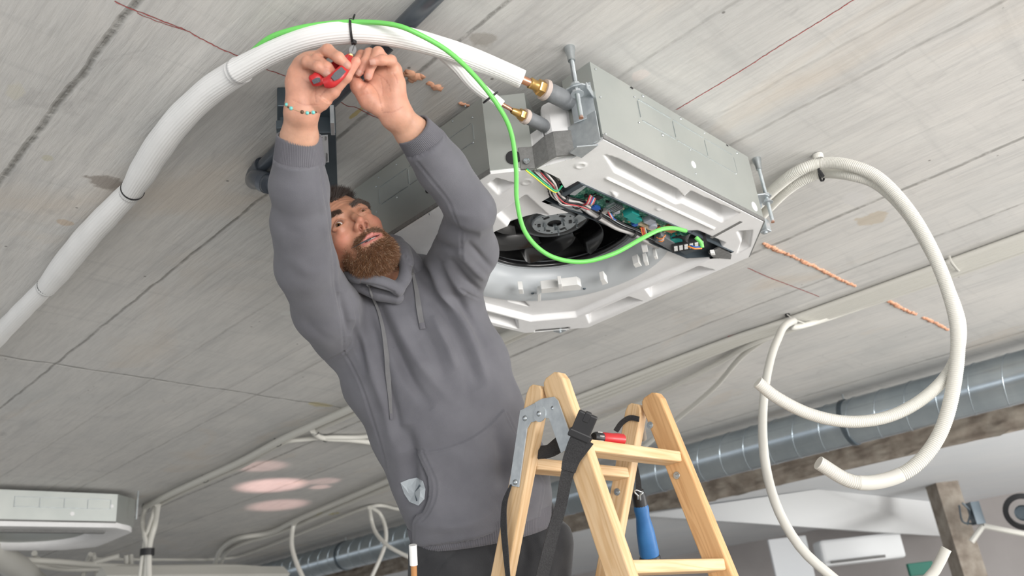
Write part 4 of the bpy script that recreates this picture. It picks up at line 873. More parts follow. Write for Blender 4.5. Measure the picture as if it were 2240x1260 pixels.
# ------------------------------------------------------------------ wooden step ladder
def wood(name, base, dark):
    m = bpy.data.materials.new(name); m.use_nodes = True; nt, b, N, L = nodes(m)
    tc = N('TexCoord'); mp = N('Mapping'); mp.inputs['Scale'].default_value = (1.1, 14, 14); L(tc.outputs['Object'], mp.inputs[0])
    oi = N('ObjectInfo'); ad = N('VectorMath'); ad.operation = 'ADD'; sc = N('VectorMath'); sc.operation = 'SCALE'; cb = N('CombineXYZ')
    for i in range(3): L(oi.outputs['Random'], cb.inputs[i])
    L(cb.outputs[0], sc.inputs[0]); sc.inputs['Scale'].default_value = 37; L(mp.outputs[0], ad.inputs[0]); L(sc.outputs[0], ad.inputs[1])
    n1 = N('TexNoise'); n1.inputs['Scale'].default_value = 1.6; n1.inputs['Detail'].default_value = 2; n1.inputs['Distortion'].default_value = .3; L(ad.outputs[0], n1.inputs[0])
    w = N('Math'); w.operation = 'MULTIPLY'; w.inputs[1].default_value = 55; L(n1.outputs['Fac'], w.inputs[0]); s = N('Math'); s.operation = 'SINE'; L(w.outputs[0], s.inputs[0])
    n2 = N('TexNoise'); n2.inputs['Scale'].default_value = 9; n2.inputs['Detail'].default_value = 8; L(ad.outputs[0], n2.inputs[0])
    mr = N('MapRange'); mr.inputs[1].default_value = -.2; mr.inputs[2].default_value = 1; mr.inputs[3].default_value = 0; mr.inputs[4].default_value = .55; L(s.outputs[0], mr.inputs[0])
    mx = N('Mix'); mx.data_type = 'RGBA'; mx.inputs[6].default_value = (*base, 1); mx.inputs[7].default_value = (*dark, 1); L(mr.outputs[0], mx.inputs[0])
    m2 = N('Mix'); m2.data_type = 'RGBA'; m2.inputs[7].default_value = (dark[0] * .8, dark[1] * .75, dark[2] * .6, 1); L(mx.outputs[2], m2.inputs[6])
    r2_ = N('MapRange'); r2_.inputs[1].default_value = .5; r2_.inputs[2].default_value = .75; r2_.inputs[4].default_value = .4; L(n2.outputs['Fac'], r2_.inputs[0]); L(r2_.outputs[0], m2.inputs[0])
    L(m2.outputs[2], b.inputs['Base Color']); b.inputs['Roughness'].default_value = .5
    return m
M['pine'] = wood('pine_wood', (.74, .52, .30), (.60, .36, .16))
M['pine2'] = wood('orange_pine_wood', (.72, .44, .21), (.55, .29, .12))
XL = 1.26; DXL = .335
lad = thing('step_ladder', 'wooden pine step ladder with steel hinge plates in front of the worker', 'ladder', (XL + .17, 1.15, 0))
def orient(o, origin, ex, ey):          # place a mesh built in local axes; ex = length axis
    ex = nrm(ex); ey = nrm(ey - ex * np.dot(ex, ey)); ez = np.cross(ex, ey); base = wloc(o.parent) if o.parent else V3(0, 0, 0)
    l = np.asarray(origin) - base
    o.matrix_local = Matrix(((ex[0], ey[0], ez[0], l[0]), (ex[1], ey[1], ez[1], l[1]), (ex[2], ey[2], ez[2], l[2]), (0, 0, 0, 1)))
def stile(top, bot, x, m, wdt=.052, thk=.026, name='stile'):
    L_ = np.linalg.norm(bot - top); q = MB()
    pr = [(0, -wdt * .22), (0, wdt * .22), (.006, wdt * .40), (.022, wdt * .5), (L_, wdt * .5), (L_, -wdt * .5), (.022, -wdt * .5), (.006, -wdt * .40)]
    q.prism(pr[::-1], 0, thk)
    o = mk(name, q.v, q.f, m, None, (0, 0, 0), False, .003); o.parent = lad
    orient(o, V3(x, top[1], top[2]), bot - top, V3(0, 1, 0) * (1 if (np.cross(nrm(bot - top), V3(0, 1, 0))[0] > 0) else -1)); return o
def ext(a, b2, zfloor=0.0): t = (zfloor - a[2]) / (b2[2] - a[2]); return a + (b2 - a) * t
a1, b1 = atx(1172, 842, XL), atx(1091, 1257, XL); f1 = ext(a1, b1)
a2, b2_ = atx(1202, 820, XL), atx(1349, 1256, XL); f2 = ext(a2, b2_)
s1 = stile(a1, f1, XL, M['pine'], .046); s2 = stile(a2, f2, XL, M['pine'], .054)
# the two side frames splay very slightly
s3 = stile(a1 + V3(0, 0, 0), f1, XL + DXL, M['pine'], .046); s4 = stile(a2, f2, XL + DXL, M['pine2'], .054)
def lerpz(a, f, z): return a + (f - a) * ((z - a[2]) / (f[2] - a[2]))
def rung(a, f, z, m, d=.046, h=.024):
    c_ = lerpz(a, f, z); q = MB(); q.box((0, -d / 2, -h / 2), (DXL - .024, d / 2, h / 2))
    o = mk('rung', q.v, q.f, m, None, (0, 0, 0), False, .004); o.parent = lad; orient(o, V3(XL + .025, c_[1], c_[2]), V3(1, 0, 0), V3(0, 1, 0)); return o
zr2 = aty(1300, 968, a2[1] + .03)[2]
def solve_z(a, f, px, py, x):      # height where the frame line, shifted to x, shows at py
    best = min(np.linspace(f[2], a[2], 1500), key=lambda z: abs(project(V3(x, lerpz(a, f, z)[1], z)[None])[0][0][1] - py)); return best
z21 = solve_z(a2, f2, 0, 1003, XL + DXL); z22 = solve_z(a2, f2, 0, 1238, XL + DXL); z11 = solve_z(a1, f1, 0, 1038, XL + DXL)
for k in range(7):
    z = z21 - k * (z21 - z22)
    if z > .12: rung(a2, f2, z, M['pine'])
for k in range(7):
    z = z11 - k * (z21 - z22)
    if z > .12: rung(a1, f1, z, M['pine'])
STEP1 = [z11 - k * (z21 - z22) for k in range(7)]
def px_plate(name, pxs, x, th, m, parent):
    q = MB(); n = len(pxs); A = [atx(p[0], p[1], x) for p in pxs]
    fs = [tuple(range(n)), tuple(range(n, 2 * n))[::-1]] + [(i, n + i, n + (i + 1) % n, (i + 1) % n) for i in range(n)]
    q.add([p + V3(-th, 0, 0) for p in A] + A, []); q.f = [tuple(t) for t in tri_cap([(p[1], p[2]) for p in A])] + [tuple(n + k for k in t[::-1]) for t in tri_cap([(p[1], p[2]) for p in A])] + [(i, n + i, n + (i + 1) % n, (i + 1) % n) for i in range(n)]
    q.m = [0] * len(q.f); return q.build(name, m, parent, bevel=.0006)
pl1 = px_plate('hinge_plate', [(1140, 898), (1175, 880), (1178, 908), (1172, 922), (1163, 924), (1155, 938), (1137, 1066), (1116, 1062)], XL - .0005, .003, M['galvdark'], lad)
pl2 = px_plate('hinge_plate', [(1172, 881), (1188, 872), (1214, 868), (1222, 876), (1254, 962), (1241, 985), (1229, 991), (1203, 916), (1190, 914), (1178, 908)], XL - .0035, .003, M['galvdark'], lad)
q = MB(); q.lathe([(0, .0), (.0165, .0), (.0165, .002), (0, .002)], atx(1180, 905, XL - .0085), V3(1, 0, 0), 32); dsk = q.build('hinge_disc', M['galvdark'], lad)
for (px, py) in ((1148, 915), (1179, 905), (1210, 893), (1127, 1055)):
    q = MB(); q.lathe([(0, -.004), (.003, -.0035), (.0055, -.0015), (.006, 0)], atx(px, py, XL - .008 if px == 1179 else XL - .004), V3(1, 0, 0), 16); q.build('rivet', M['zinc'], lad, smooth=True)
for (px, py) in ((1422, 930), (1480, 1040), (1350, 1076)):
    A = atx(px, py, XL + DXL - .001); o = MB().lathe([(0, -.007), (.0028, -.007), (.0028, -.004), (.0055, -.004), (.0055, 0)], A, V3(1, 0, 0), 6).lathe([(0, -.0015), (.008, -.0012), (.0085, 0)], A, V3(1, 0, 0), 20).build('bolt', M['zinc'], lad)
# mirrored plates on the far frame
# black webbing strap with buckle
M['web'] = mat('black_webbing', (.018, .018, .020), .7, 0, (.04, .04, .042), 400, .8, 900)
def band(path, w, nrmdir, th, name, m, parent, loc=None):
    path = [np.asarray(p, float) for p in path]; n = len(path); ws = np.interp(np.linspace(0, 1, n), np.linspace(0, 1, len(w)), w); vs = []; fs = []
    nd = nrmdir if isinstance(nrmdir, list) else [nrmdir, nrmdir]; nds = [nrm(nd[0] * (1 - i / (n - 1)) + nd[1] * i / (n - 1)) for i in range(n)]
    for i in range(n):
        t = nrm(path[min(i + 1, n - 1)] - path[max(i - 1, 0)]); s_ = nrm(np.cross(t, nds[i])); u = np.cross(s_, t)
        vs += [path[i] - s_ * ws[i] / 2 - u * th / 2, path[i] + s_ * ws[i] / 2 - u * th / 2, path[i] + s_ * ws[i] / 2 + u * th / 2, path[i] - s_ * ws[i] / 2 + u * th / 2]
    for i in range(n - 1):
        for k in range(4): fs.append((4 * i + k, 4 * i + (k + 1) % 4, 4 * i + 4 + (k + 1) % 4, 4 * i + 4 + k))
    fs += [(0, 1, 2, 3), (4 * n - 4, 4 * n - 1, 4 * n - 2, 4 * n - 3)]
    return mk(name, vs, fs, m, parent, loc)
ca = -nrm(ray(1200, 1000))
st_ = thing('tool_strap', 'black webbing strap with plastic buckle hanging over the top of the ladder', 'strap', atx(1275, 930, XL))
xs = XL - .014
band(spline([atx(1276, 948, xs), atx(1258, 985, xs), atx(1240, 1040, xs), atx(1226, 1110, xs), atx(1206, 1180, xs), atx(1186, 1262, xs), atx(1175, 1310, xs)], 6), [.040, .036, .024, .022, .024, .026, .026], [ca, nrm(ca + V3(.3, -.5, 0))], .002, 'webbing', M['web'], st_)
band(spline([atx(1275, 958, xs - .002), atx(1252, 1000, xs - .002), atx(1243, 1030, xs - .002)], 6), [.046, .034, .028], ca, .003, 'webbing', M['web'], st_)
fr = nrm(atx(1262, 965, xs) - atx(1285, 910, xs)); sd = nrm(np.cross(fr, ca)); up_ = np.cross(sd, fr)
q = MB(); q.box((-.020, -.019, -.006), (.022, .019, .006), 0, (fr, sd, up_), atx(1279, 925, xs - .005)); q.build('buckle_body', M['black'], st_, bevel=.003)
q = MB(); q.box((.018, -.022, -.007), (.034, .022, .007), 0, (fr, sd, up_), atx(1279, 925, xs - .005)); q.build('buckle_bar', M['black'], st_, bevel=.003)
q = MB(); q.box((-.022, -.006, -.008), (-.002, .006, .0065), 0, (fr, sd, up_), atx(1279, 925, xs - .006)); q.build('buckle_latch', M['black'], st_, bevel=.002)
band(spline([atx(1272, 945, XL + .03), atx(1240, 960, XL + .05), atx(1205, 985, XL + .03), atx(1178, 990, XL + .02)], 6), [.03, .036, .03, .03], nrm(ca + V3(0, 0, .6)), .004, 'loop', M['web'], st_)
st2 = thing('tool_strap', 'narrow black strap hanging down in front of the left ladder stile', 'strap', atx(1108, 1110, XL))
band(spline([atx(1118, 1060, XL - .004), atx(1104, 1100, XL - .012), atx(1102, 1150, XL - .016), atx(1106, 1205, XL - .012), atx(1112, 1270, XL - .010), atx(1116, 1310, XL - .01)], 6), [.004, .014, .018, .016, .012, .012], nrm(ca + V3(-.2, .7, 0)), .002, 'webbing', M['web'], st2)
# red screwdriver resting on the rung
rp = project(V3(XL + .2, a2[1], z21)[None])
c1_, c2_ = V3(XL + .060, 0, 0), V3(XL + .150, 0, 0); yv = lerpz(a2, f2, z21)[1]; zv = z21 + .012 + .0115
sc = thing('screwdriver', 'short red-handled screwdriver with black cap lying on the ladder rung', 'screwdriver', V3(XL + .1, yv, z21 + .012))
sa = V3(XL + .085, yv - .004, zv); sx = nrm(V3(1, -.12, 0))
M['redplastic'] = mat('red_plastic', (.50, .022, .025), .35)
q = MB(); q.lathe([(0, .002), (.010, .002), (.0115, .008), (.0112, .030), (.0122, .045), (.0118, .060), (0, .060)], sa, sx, 20); q.build('handle', M['redplastic'], sc, smooth=2)
q = MB(); q.lathe([(0, -.022), (.009, -.021), (.0118, -.014), (.0112, 0), (.0100, .003), (0, .003)], sa, sx, 12); cp = q.build('cap', M['black'], sc, smooth=2)
for k in range(7):
    a = k * 2 * PI / 7; q = MB(); yv_ = nrm(np.cross(sx, V3(0, 0, 1))); p_ = sa + (yv_ * math.cos(a) + V3(0, 0, 1) * math.sin(a)) * .0112
    q.tube([p_ - sx * .014, p_ - sx * .002], .0012, 6); q.build('grip_mark', M['wire_white'], cp)
# blue-handled hammer hanging from a snap hook
hm = thing('hammer', 'blue rubber-handled tool hanging by a snap hook behind the ladder', 'tool', P(1415, 1140, 2.0))
M['bluerubber'] = mat('blue_rubber', (.02, .13, .36), .5, 0, (.03, .17, .44), 30, .3, 60)
ha, hb_ = P(1398, 1085, 2.02), P(1421, 1216, 2.02); hx = nrm(hb_ - ha); hL = np.linalg.norm(hb_ - ha)
q = MB(); q.lathe([(0, .02), (.016, .02), (.0185, .03), (.0165, hL * .35), (.0215, hL * .6), (.024, hL * .93), (.0225, hL), (0, hL)], ha, hx, 24); q.build('grip', M['bluerubber'], hm, smooth=2)
q = MB(); q.lathe([(0, hL), (.0235, hL), (.026, hL + .006), (.026, hL + .03), (0, hL + .03)], ha, hx, 24); q.build('butt', M['black'], hm, smooth=2)
q = MB(); q.lathe([(0, -.016), (.013, -.014), (.0165, 0), (.017, .03), (0, .03)], ha, hx, 16); q.build('collar', M['black'], hm, smooth=2)
tk = thing('snap_hook', 'steel spring clip on a black strap holding the blue-handled tool', 'clip', P(1397, 1090, 1.97))
q = MB(); q.tube(spline([P(1396, 1092, 1.985), P(1395, 1084, 1.98), P(1388, 1076, 1.98), P(1392, 1072, 1.98), P(1400, 1075, 1.98), P(1406, 1078, 1.98), P(1400, 1084, 1.98), P(1401, 1094, 1.985)], 5), .0022, 8); q.build('spring_clip', M['zinc'], tk, smooth=True)
band(spline([P(1391, 1012, 1.98), P(1395, 1045, 1.98), P(1398, 1076, 1.98)], 4), [.006, .012, .014], ca, .002, 'strap', M['web'], tk)
cbk = thing('black_strap_loop', 'thin black strap wrapped round the far ladder stile top', 'strap', atx(1370, 925, XL + DXL))
band(spline([atx(1347, 943, XL + DXL - .006), atx(1360, 925, XL + DXL - .008), atx(1378, 914, XL + DXL - .008), atx(1398, 917, XL + DXL - .004)], 6), [.012, .012, .012], nrm(ca + V3(0, 0, -.3)), .003, 'webbing', M['web'], cbk)
q = MB(); q.lathe([(0, 0), (.011, .002), (.012, .02), (.010, .045), (0, .047)], P(1398, 928, 2.02), nrm(P(1406, 960, 2.04) - P(1398, 928, 2.02)), 14); o = q.build('wooden_peg', M['rough_conc'], cbk, smooth=2)

# ------------------------------------------------------------------ implicit surfaces for the figure
def smin(a, b, k):
    h = np.clip(.5 + .5 * (b - a) / k, 0, 1); return b + (a - b) * h - k * h * (1 - h)
def smax(a, b, k): return -smin(-a, -b, k)
def cone(p, a, b, ra, rb):
    ba = b - a; h = np.clip(((p - a) @ ba) / (ba @ ba), 0, 1); return np.linalg.norm(p - a - h[:, None] * ba, axis=1) - (ra + (rb - ra) * h)
def chain(p, pts, rs, k=0):
    d = None
    for i in range(len(pts) - 1):
        e = cone(p, np.asarray(pts[i]), np.asarray(pts[i + 1]), rs[i], rs[i + 1]); d = e if d is None else (smin(d, e, k) if k else np.minimum(d, e))
    return d
def ell(p, c, r, R=None):
    q = p - c
    if R is not None: q = q @ R.T          # R rows: local axes
    r = np.asarray(r); k0 = np.linalg.norm(q / r, axis=1); k1 = np.linalg.norm(q / (r * r), axis=1) + 1e-9
    return k0 * (k0 - 1) / k1
def loft(p, st, k=.02):          # st: list of (centre, width axis, half width, half depth)
    d = None
    for (c0, w0, a0, b0), (c1, w1, a1, b1) in zip(st[:-1], st[1:]):
        ax = c1 - c0; h = np.clip(((p - c0) @ ax) / (ax @ ax), 0, 1)[:, None]; q = p - c0 - h * ax
        w = w0 + (w1 - w0) * h; w /= np.linalg.norm(w, axis=1)[:, None]; u = np.einsum('ij,ij->i', q, w)
        v = np.sqrt(np.maximum((q * q).sum(1) - u * u, 0)); a = (a0 + (a1 - a0) * h[:, 0]); b = (b0 + (b1 - b0) * h[:, 0])
        k0 = np.sqrt((u / a) ** 2 + (v / b) ** 2); k1 = np.sqrt((u / a ** 2) ** 2 + (v / b ** 2) ** 2) + 1e-9; e = k0 * (k0 - 1) / k1
        e = np.where(k0 < 1e-6, -b, e); d = e if d is None else smin(d, e, k)
    return d
def bounded(p, c, R, f):
    r = np.linalg.norm(p - c, axis=1); out = r - R + .03; m = r < R
    if m.any(): out[m] = f(p[m])
    return out
def sdf_mesh(f, lo, hi, h, blk=8, refine=2):
    lo = np.asarray(lo, float); B = blk * h; nb = np.ceil((np.asarray(hi) - lo) / B).astype(int)
    g = np.stack(np.meshgrid(*[np.arange(n) for n in nb], indexing='ij'), -1).reshape(-1, 3)
    v = np.concatenate([f(lo + (c + .5) * B) for c in np.array_split(g, max(1, len(g) // 200000))])
    act = g[np.abs(v) < B * 1.35]
    loc = np.stack(np.meshgrid(*[np.arange(blk + 1)] * 3, indexing='ij'), -1).reshape(-1, 3)
    N = nb * blk + 2; cells = []; vals = []
    cor = np.array([(a, b, c) for a in (0, 1) for b in (0, 1) for c in (0, 1)])
    for ch in np.array_split(act, max(1, len(act) // 700)):
        ijk = ch[:, None, :] * blk + loc[None]; V = f((lo + ijk.reshape(-1, 3) * h)).reshape(len(ch), blk + 1, blk + 1, blk + 1)
        C8 = np.stack([V[:, a:a + blk, b:b + blk, c:c + blk] for a, b, c in cor], -1); neg = C8 < 0; mix = neg.any(-1) & ~neg.all(-1)
        bi, x, y, z = np.nonzero(mix); cells.append(ch[bi] * blk + np.stack([x, y, z], 1)); vals.append(C8[bi, x, y, z])
    cells = np.concatenate(cells); vals = np.concatenate(vals)
    key = (cells[:, 0] * N[1] + cells[:, 1]) * N[2] + cells[:, 2]; o = np.argsort(key); key = key[o]; cells = cells[o]; vals = vals[o]
    acc = np.zeros((len(cells), 3)); cnt = np.zeros(len(cells))
    for i in range(8):
        for ax in range(3):
            j = i | (4 >> ax)
            if j == i: continue
            a, b = vals[:, i], vals[:, j]; m = (a < 0) != (b < 0); t = np.where(m, a / np.where(a == b, 1, a - b), 0)
            pos = cor[i] + np.outer(t, cor[j] - cor[i]); acc[m] += pos[m]; cnt[m] += 1
    vert = lo + (cells + acc / cnt[:, None]) * h
    quads = []
    for ax in range(3):
        j = 4 >> ax; m = (vals[:, 0] < 0) != (vals[:, j] < 0); cc_ = cells[m]; sg = vals[m, 0] < 0
        u, w = [(1, 2), (2, 0), (0, 1)][ax]; du = np.zeros(3, int); du[u] = 1; dw = np.zeros(3, int); dw[w] = 1; ids = []
        for off in (0 * du, du, du + dw, dw):
            k = cc_ - off; kk = (k[:, 0] * N[1] + k[:, 1]) * N[2] + k[:, 2]; pos = np.searchsorted(key, kk); pos = np.minimum(pos, len(key) - 1); ids.append(np.where(key[pos] == kk, pos, -1))
        ids = np.stack(ids, 1); ok = (ids >= 0).all(1); ids = ids[ok]; sg = sg[ok]; ids[~sg] = ids[~sg][:, ::-1]; quads.append(ids)
    quads = np.concatenate(quads)
    def grad(p):
        e = h * .35; G = np.stack([f(p + V3(e, 0, 0)) - f(p - V3(e, 0, 0)), f(p + V3(0, e, 0)) - f(p - V3(0, e, 0)), f(p + V3(0, 0, e)) - f(p - V3(0, 0, e))], 1)
        return G / (np.linalg.norm(G, axis=1)[:, None] + 1e-12)
    for _ in range(refine):
        n_ = grad(vert); vert = vert - n_ * np.clip(f(vert), -h * .5, h * .5)[:, None]
    n_ = grad(vert)
    # orientation check
    a, b, c = vert[quads[:, 0]], vert[quads[:, 1]], vert[quads[:, 2]]
    if (np.einsum('ij,ij->i', np.cross(b - a, c - a), n_[quads[:, 0]]) > 0).mean() < .5: quads = quads[:, ::-1]
    return vert, quads, n_
def paint(o, cols):
    at_ = o.data.color_attributes.new('col', 'FLOAT_COLOR', 'POINT'); at_.data.foreach_set('color', np.column_stack([cols, np.ones(len(cols))]).ravel().astype(np.float32))

# ------------------------------------------------------------------ the worker
CAMR = RM.T            # camera axes (right, down, forward) -> world
def hv(x, y, z): return CAMR @ V3(x, y, z)
HL_, HU_ = nrm(V3(.735, -.476, .483)), nrm(V3(-.655, -.682, .326)); HF_ = nrm(np.cross(HL_, HU_)); HU_ = np.cross(HF_, HL_)
_t = 0.0; HL_, HF_ = HL_ * math.cos(_t) - HF_ * math.sin(_t), HF_ * math.cos(_t) + HL_ * math.sin(_t)
HB = np.stack([CAMR @ HL_, CAMR @ HF_, CAMR @ HU_])      # rows: head left, forward, up in the world
HO = P(769, 476, 1.84)
def hp(x, y, z): return HO + HB[0] * x + HB[1] * y + HB[2] * z
def tohead(p): return (p - HO) @ HB.T
def head_sdf(p):
    q = tohead(p); ax_ = np.abs(q[:, 0]); s = np.column_stack([ax_, q[:, 1], q[:, 2]]); E = lambda c, r, R=None: ell(q, V3(*c), r, R); Es = lambda c, r: ell(s, V3(*c), r)
    d = E((0, -.098, .038), (.073, .098, .092))
    d = smin(d, E((0, -.060, -.022), (.058, .062, .088)), .03)
    d = smin(d, E((0, -.052, -.078), (.052, .052, .038)), .025)
    d = smin(d, E((0, -.014, -.104), (.027, .020, .020)), .018)
    d = smin(d, Es((.040, -.027, -.024), (.016, .017, .013)), .024)
    d = smin(d, chain(s, [V3(.006, -.002, .019), V3(.028, .001, .022), V3(.046, -.013, .016)], [.010, .0090, .007]), .014)
    d = smin(d, E((0, -.012, -.070), (.030, .017, .026)), .02)
    d = smax(d, -Es((.032, .010, .0014), (.0165, .0135, .0085)), .007); d = smin(d, Es((.033, -.0078, -.0128), (.012, .0085, .0060)), .006)          # eye sockets
    d = smin(d, chain(q, [V3(0, .001, .012), V3(0, .014, -.012), V3(0, .0235, -.030)], [.0075, .0072, .0084], .006), .008)
    d = smin(d, Es((.0118, .010, -.0355), (.0070, .0105, .0080)), .010)
    d = smin(d, chain(q, [V3(0, .018, -.038), V3(0, .006, -.047)], [.0045, .004]), .004)
    d = smax(d, -Es((.0070, .014, -.0425), (.0044, .0085, .0054)), .0015)
    # eyelids around the eyeball
    up = [V3(.0165, -.001, -.002), V3(.023, .0045, .0058), V3(.032, .0065, .0078), V3(.041, .0015, .0055), V3(.0475, -.0065, -.001)]
    lo_ = [V3(.0165, -.001, -.003), V3(.024, .0030, -.0075), V3(.032, .0045, -.0090), V3(.041, .0000, -.0070), V3(.0475, -.0065, -.002)]
    sh = np.where(q[:, 0] > 0, .0036, .0004); s2 = s - np.column_stack([0 * sh, 0 * sh - .0010, sh]); sU = s - np.column_stack([0 * sh, 0 * sh - .0010, np.where(q[:, 0] > 0, -.0036, -.0014)])
    d = smin(d, chain(sU, up, [.0018, .0021, .0022, .0020, .0018]), .0065); d = smin(d, chain(s2, lo_, [.0018, .0020, .0021, .0020, .0018]), .0065)
    # lips
    ul = [V3(.026, -.004, -.0720), V3(.015, .004, -.0680), V3(.006, .0085, -.0655), V3(0, .008, -.0665)]; ll = [V3(.026, -.004, -.0735), V3(.015, .003, -.0800), V3(.006, .0065, -.0825), V3(0, .007, -.0828)]
    d = smin(d, chain(s, ul, [.0022, .0036, .0040, .0038], .003), .004); d = smin(d, chain(s, ll, [.0022, .0038, .0046, .0046], .003), .005)
    d = smax(d, -E((0, .009, -.0742), (.0185, .013, .0032)), .002)
    # ears
    d = smin(d, Es((.075, -.104, -.006), (.007, .018, .030)), .006); d = smax(d, -Es((.081, -.098, -.002), (.006, .009, .014)), .004)
    return d
NECKB = P(888, 655, 1.97)
def neck_sdf(p):
    d = chain(p, [hp(0, -.108, -.028), P(843, 583, 1.985), P(860, 640, 2.05)], [.056, .049, .062], .02)
    return d
DR, DL_ = 1.535, 1.575
ZR = lambda x, y, dz=0: P(500 + x / 4, 20 + y / 4, DR + dz)
ZL = lambda x, y, dz=0: P(500 + x / 4, 20 + y / 4, DL_ + dz)
mm = lambda *a: [x / 1000 for x in a]
FR = {'index': ([ZR(742, 440, .002), ZR(868, 362, -.030), ZR(962, 425, -.042), ZR(1030, 488, -.040)], mm(11.5, 10.8, 9.6, 8.4)),
      'middle': ([ZR(680, 455, .004), ZR(772, 440, -.028), ZR(862, 510, -.040), ZR(922, 572, -.030)], mm(11.5, 10.2, 9.2, 8)),
      'ring': ([ZR(628, 490, .004), ZR(690, 462, -.028), ZR(790, 505, -.042), ZR(862, 562, -.042)], mm(11, 10.2, 9.4, 8.4)),
      'pinkie': ([ZR(590, 560, .006), ZR(700, 600, .012), ZR(830, 650, .006), ZR(912, 668, -.010)], mm(11, 9.5, 8.4, 7.4)),
      'thumb': ([ZR(800, 800, -.002), ZR(905, 715, -.010), ZR(1020, 590, -.018), ZR(1112, 462, -.020)], mm(17, 13.5, 11.2, 8.6))}
FL = {'index': ([ZL(1300, 520, .012), ZL(1165, 405, .004), ZL(1140, 440, -.006), ZL(1118, 480, -.014)], mm(11, 9.4, 8.8, 8.0)),
      'middle': ([ZL(1352, 500, .008), ZL(1232, 388, -.010), ZL(1190, 470, -.024), ZL(1140, 552, -.026)], mm(11.5, 9.6, 8.8, 7.6)),
      'ring': ([ZL(1412, 500, .006), ZL(1308, 378, -.018), ZL(1252, 480, -.026), ZL(1222, 585, -.026)], mm(11.5, 10, 9, 7.8)),
      'pinkie': ([ZL(1452, 540, .002), ZL(1420, 452, -.022), ZL(1340, 445, -.040), ZL(1262, 462, -.046)], mm(11, 10, 9, 7.8)),
      'thumb': ([ZL(1225, 800, -.006), ZL(1135, 680, -.012), ZL(1090, 590, -.006), ZL(1118, 505, .002)], mm(18, 13.5, 11, 8.5))}
def hand(p, F, wr, Z, palm, th, hy, k=.010):
    d = None
    for n_ in ('index', 'middle', 'ring', 'pinkie'):
        e = cone(p, wr, F[n_][0][0], .020, F[n_][1][0] + .0015); d = e if d is None else smin(d, e, .014)
    d = smin(d, ell(p, palm, (.036, .018, .036), np.stack([CAMR @ V3(1, 0, 0), CAMR @ V3(0, 0, 1), CAMR @ V3(0, 1, 0)])), .012)
    d = smin(d, cone(p, th[0], th[1], .017, .015), .012); d = smin(d, cone(p, hy[0], hy[1], .016, .015), .012)
    for n_, (pts, rs) in F.items():
        e = chain(p, pts, rs, .004)
        for j in (1, 2):
            if j < len(pts) - 1: e = smin(e, np.linalg.norm(p - pts[j], axis=1) - rs[j] * 1.05, .003)
        nd, rad = pts[-1] - pts[-2], rs[-1]; e = smin(e, ell(p, pts[-1] + nrm(nd) * rad * .15, (rad * .95,) * 3), .002)
        if d is None: d = e
        else:
            kk = np.where(np.linalg.norm(p - pts[0], axis=1) < np.linalg.norm(pts[1] - pts[0]) * .75, .010, .0016); d = smin(d, e, kk)
    return d
WR_, WL_ = ZR(640, 900, .008), ZL(1470, 930, .01)
ER, SR = P(652, 478, 1.70), P(745, 712, 1.99)
EL, SL = P(1032, 462, 1.745), P(985, 612, 1.98)
PELV = P(1060, 1190, 1.95)
def body_sdf(p):
    d = bounded(p, hp(0, -.07, -.02), .20, head_sdf); d = smin(d, neck_sdf(p), .018)
    d = smin(d, bounded(p, ZR(800, 620), .16, lambda q: hand(q, FR, WR_, ZR, ZR(690, 660, .004), (ZR(790, 800, -.004), ZR(860, 730, -.010)), (ZR(610, 800, 0), ZR(580, 640, 0)))), .012)
    d = smin(d, bounded(p, ZL(1300, 640), .16, lambda q: hand(q, FL, WL_, ZL, ZL(1340, 690, .004), (ZL(1300, 850, -.006), ZL(1200, 720, -.012)), (ZL(1450, 850, -.002), ZL(1470, 650, -.002)))), .012)
    wax = CAMR @ V3(1, -.05, 0); wal = CAMR @ V3(.85, -.5, 0)
    d = smin(d, loft(p, [(ZR(650, 800, .004), wax, .028, .020), (WR_, wax, .030, .022), (P(655, 300, 1.575), wax, .034, .028), (ER, wax, .036, .034)], .01), .012)
    d = smin(d, loft(p, [(ZL(1420, 850, .004), wal, .029, .019), (WL_, wal, .028, .021), (P(902, 290, 1.62), wal, .032, .027), (EL, wal, .036, .034)], .01), .012)
    d = smin(d, chain(p, [ER, SR, P(888, 665, 2.02), SL, EL], [.034, .042, .05, .042, .034], .02), .02)
    d = smin(d, chain(p, [P(888, 665, 2.04), P(940, 860, 2.05), P(1040, 1120, 2.03)], [.06, .07, .07], .02), .02)
    return d
allp = np.array([SR, ER, SL, EL, PELV, HO, hp(0, -.2, .14), ZR(800, 300), ZL(1200, 300), ZR(480, 600), ZL(1560, 800)])
VB, QB, NBm = sdf_mesh(body_sdf, allp.min(0) - .13, allp.max(0) + .13, .0022)
man = thing('person', 'bearded worker in a grey hoodie reaching up with pliers to tie the white pipe', 'person', PELV)
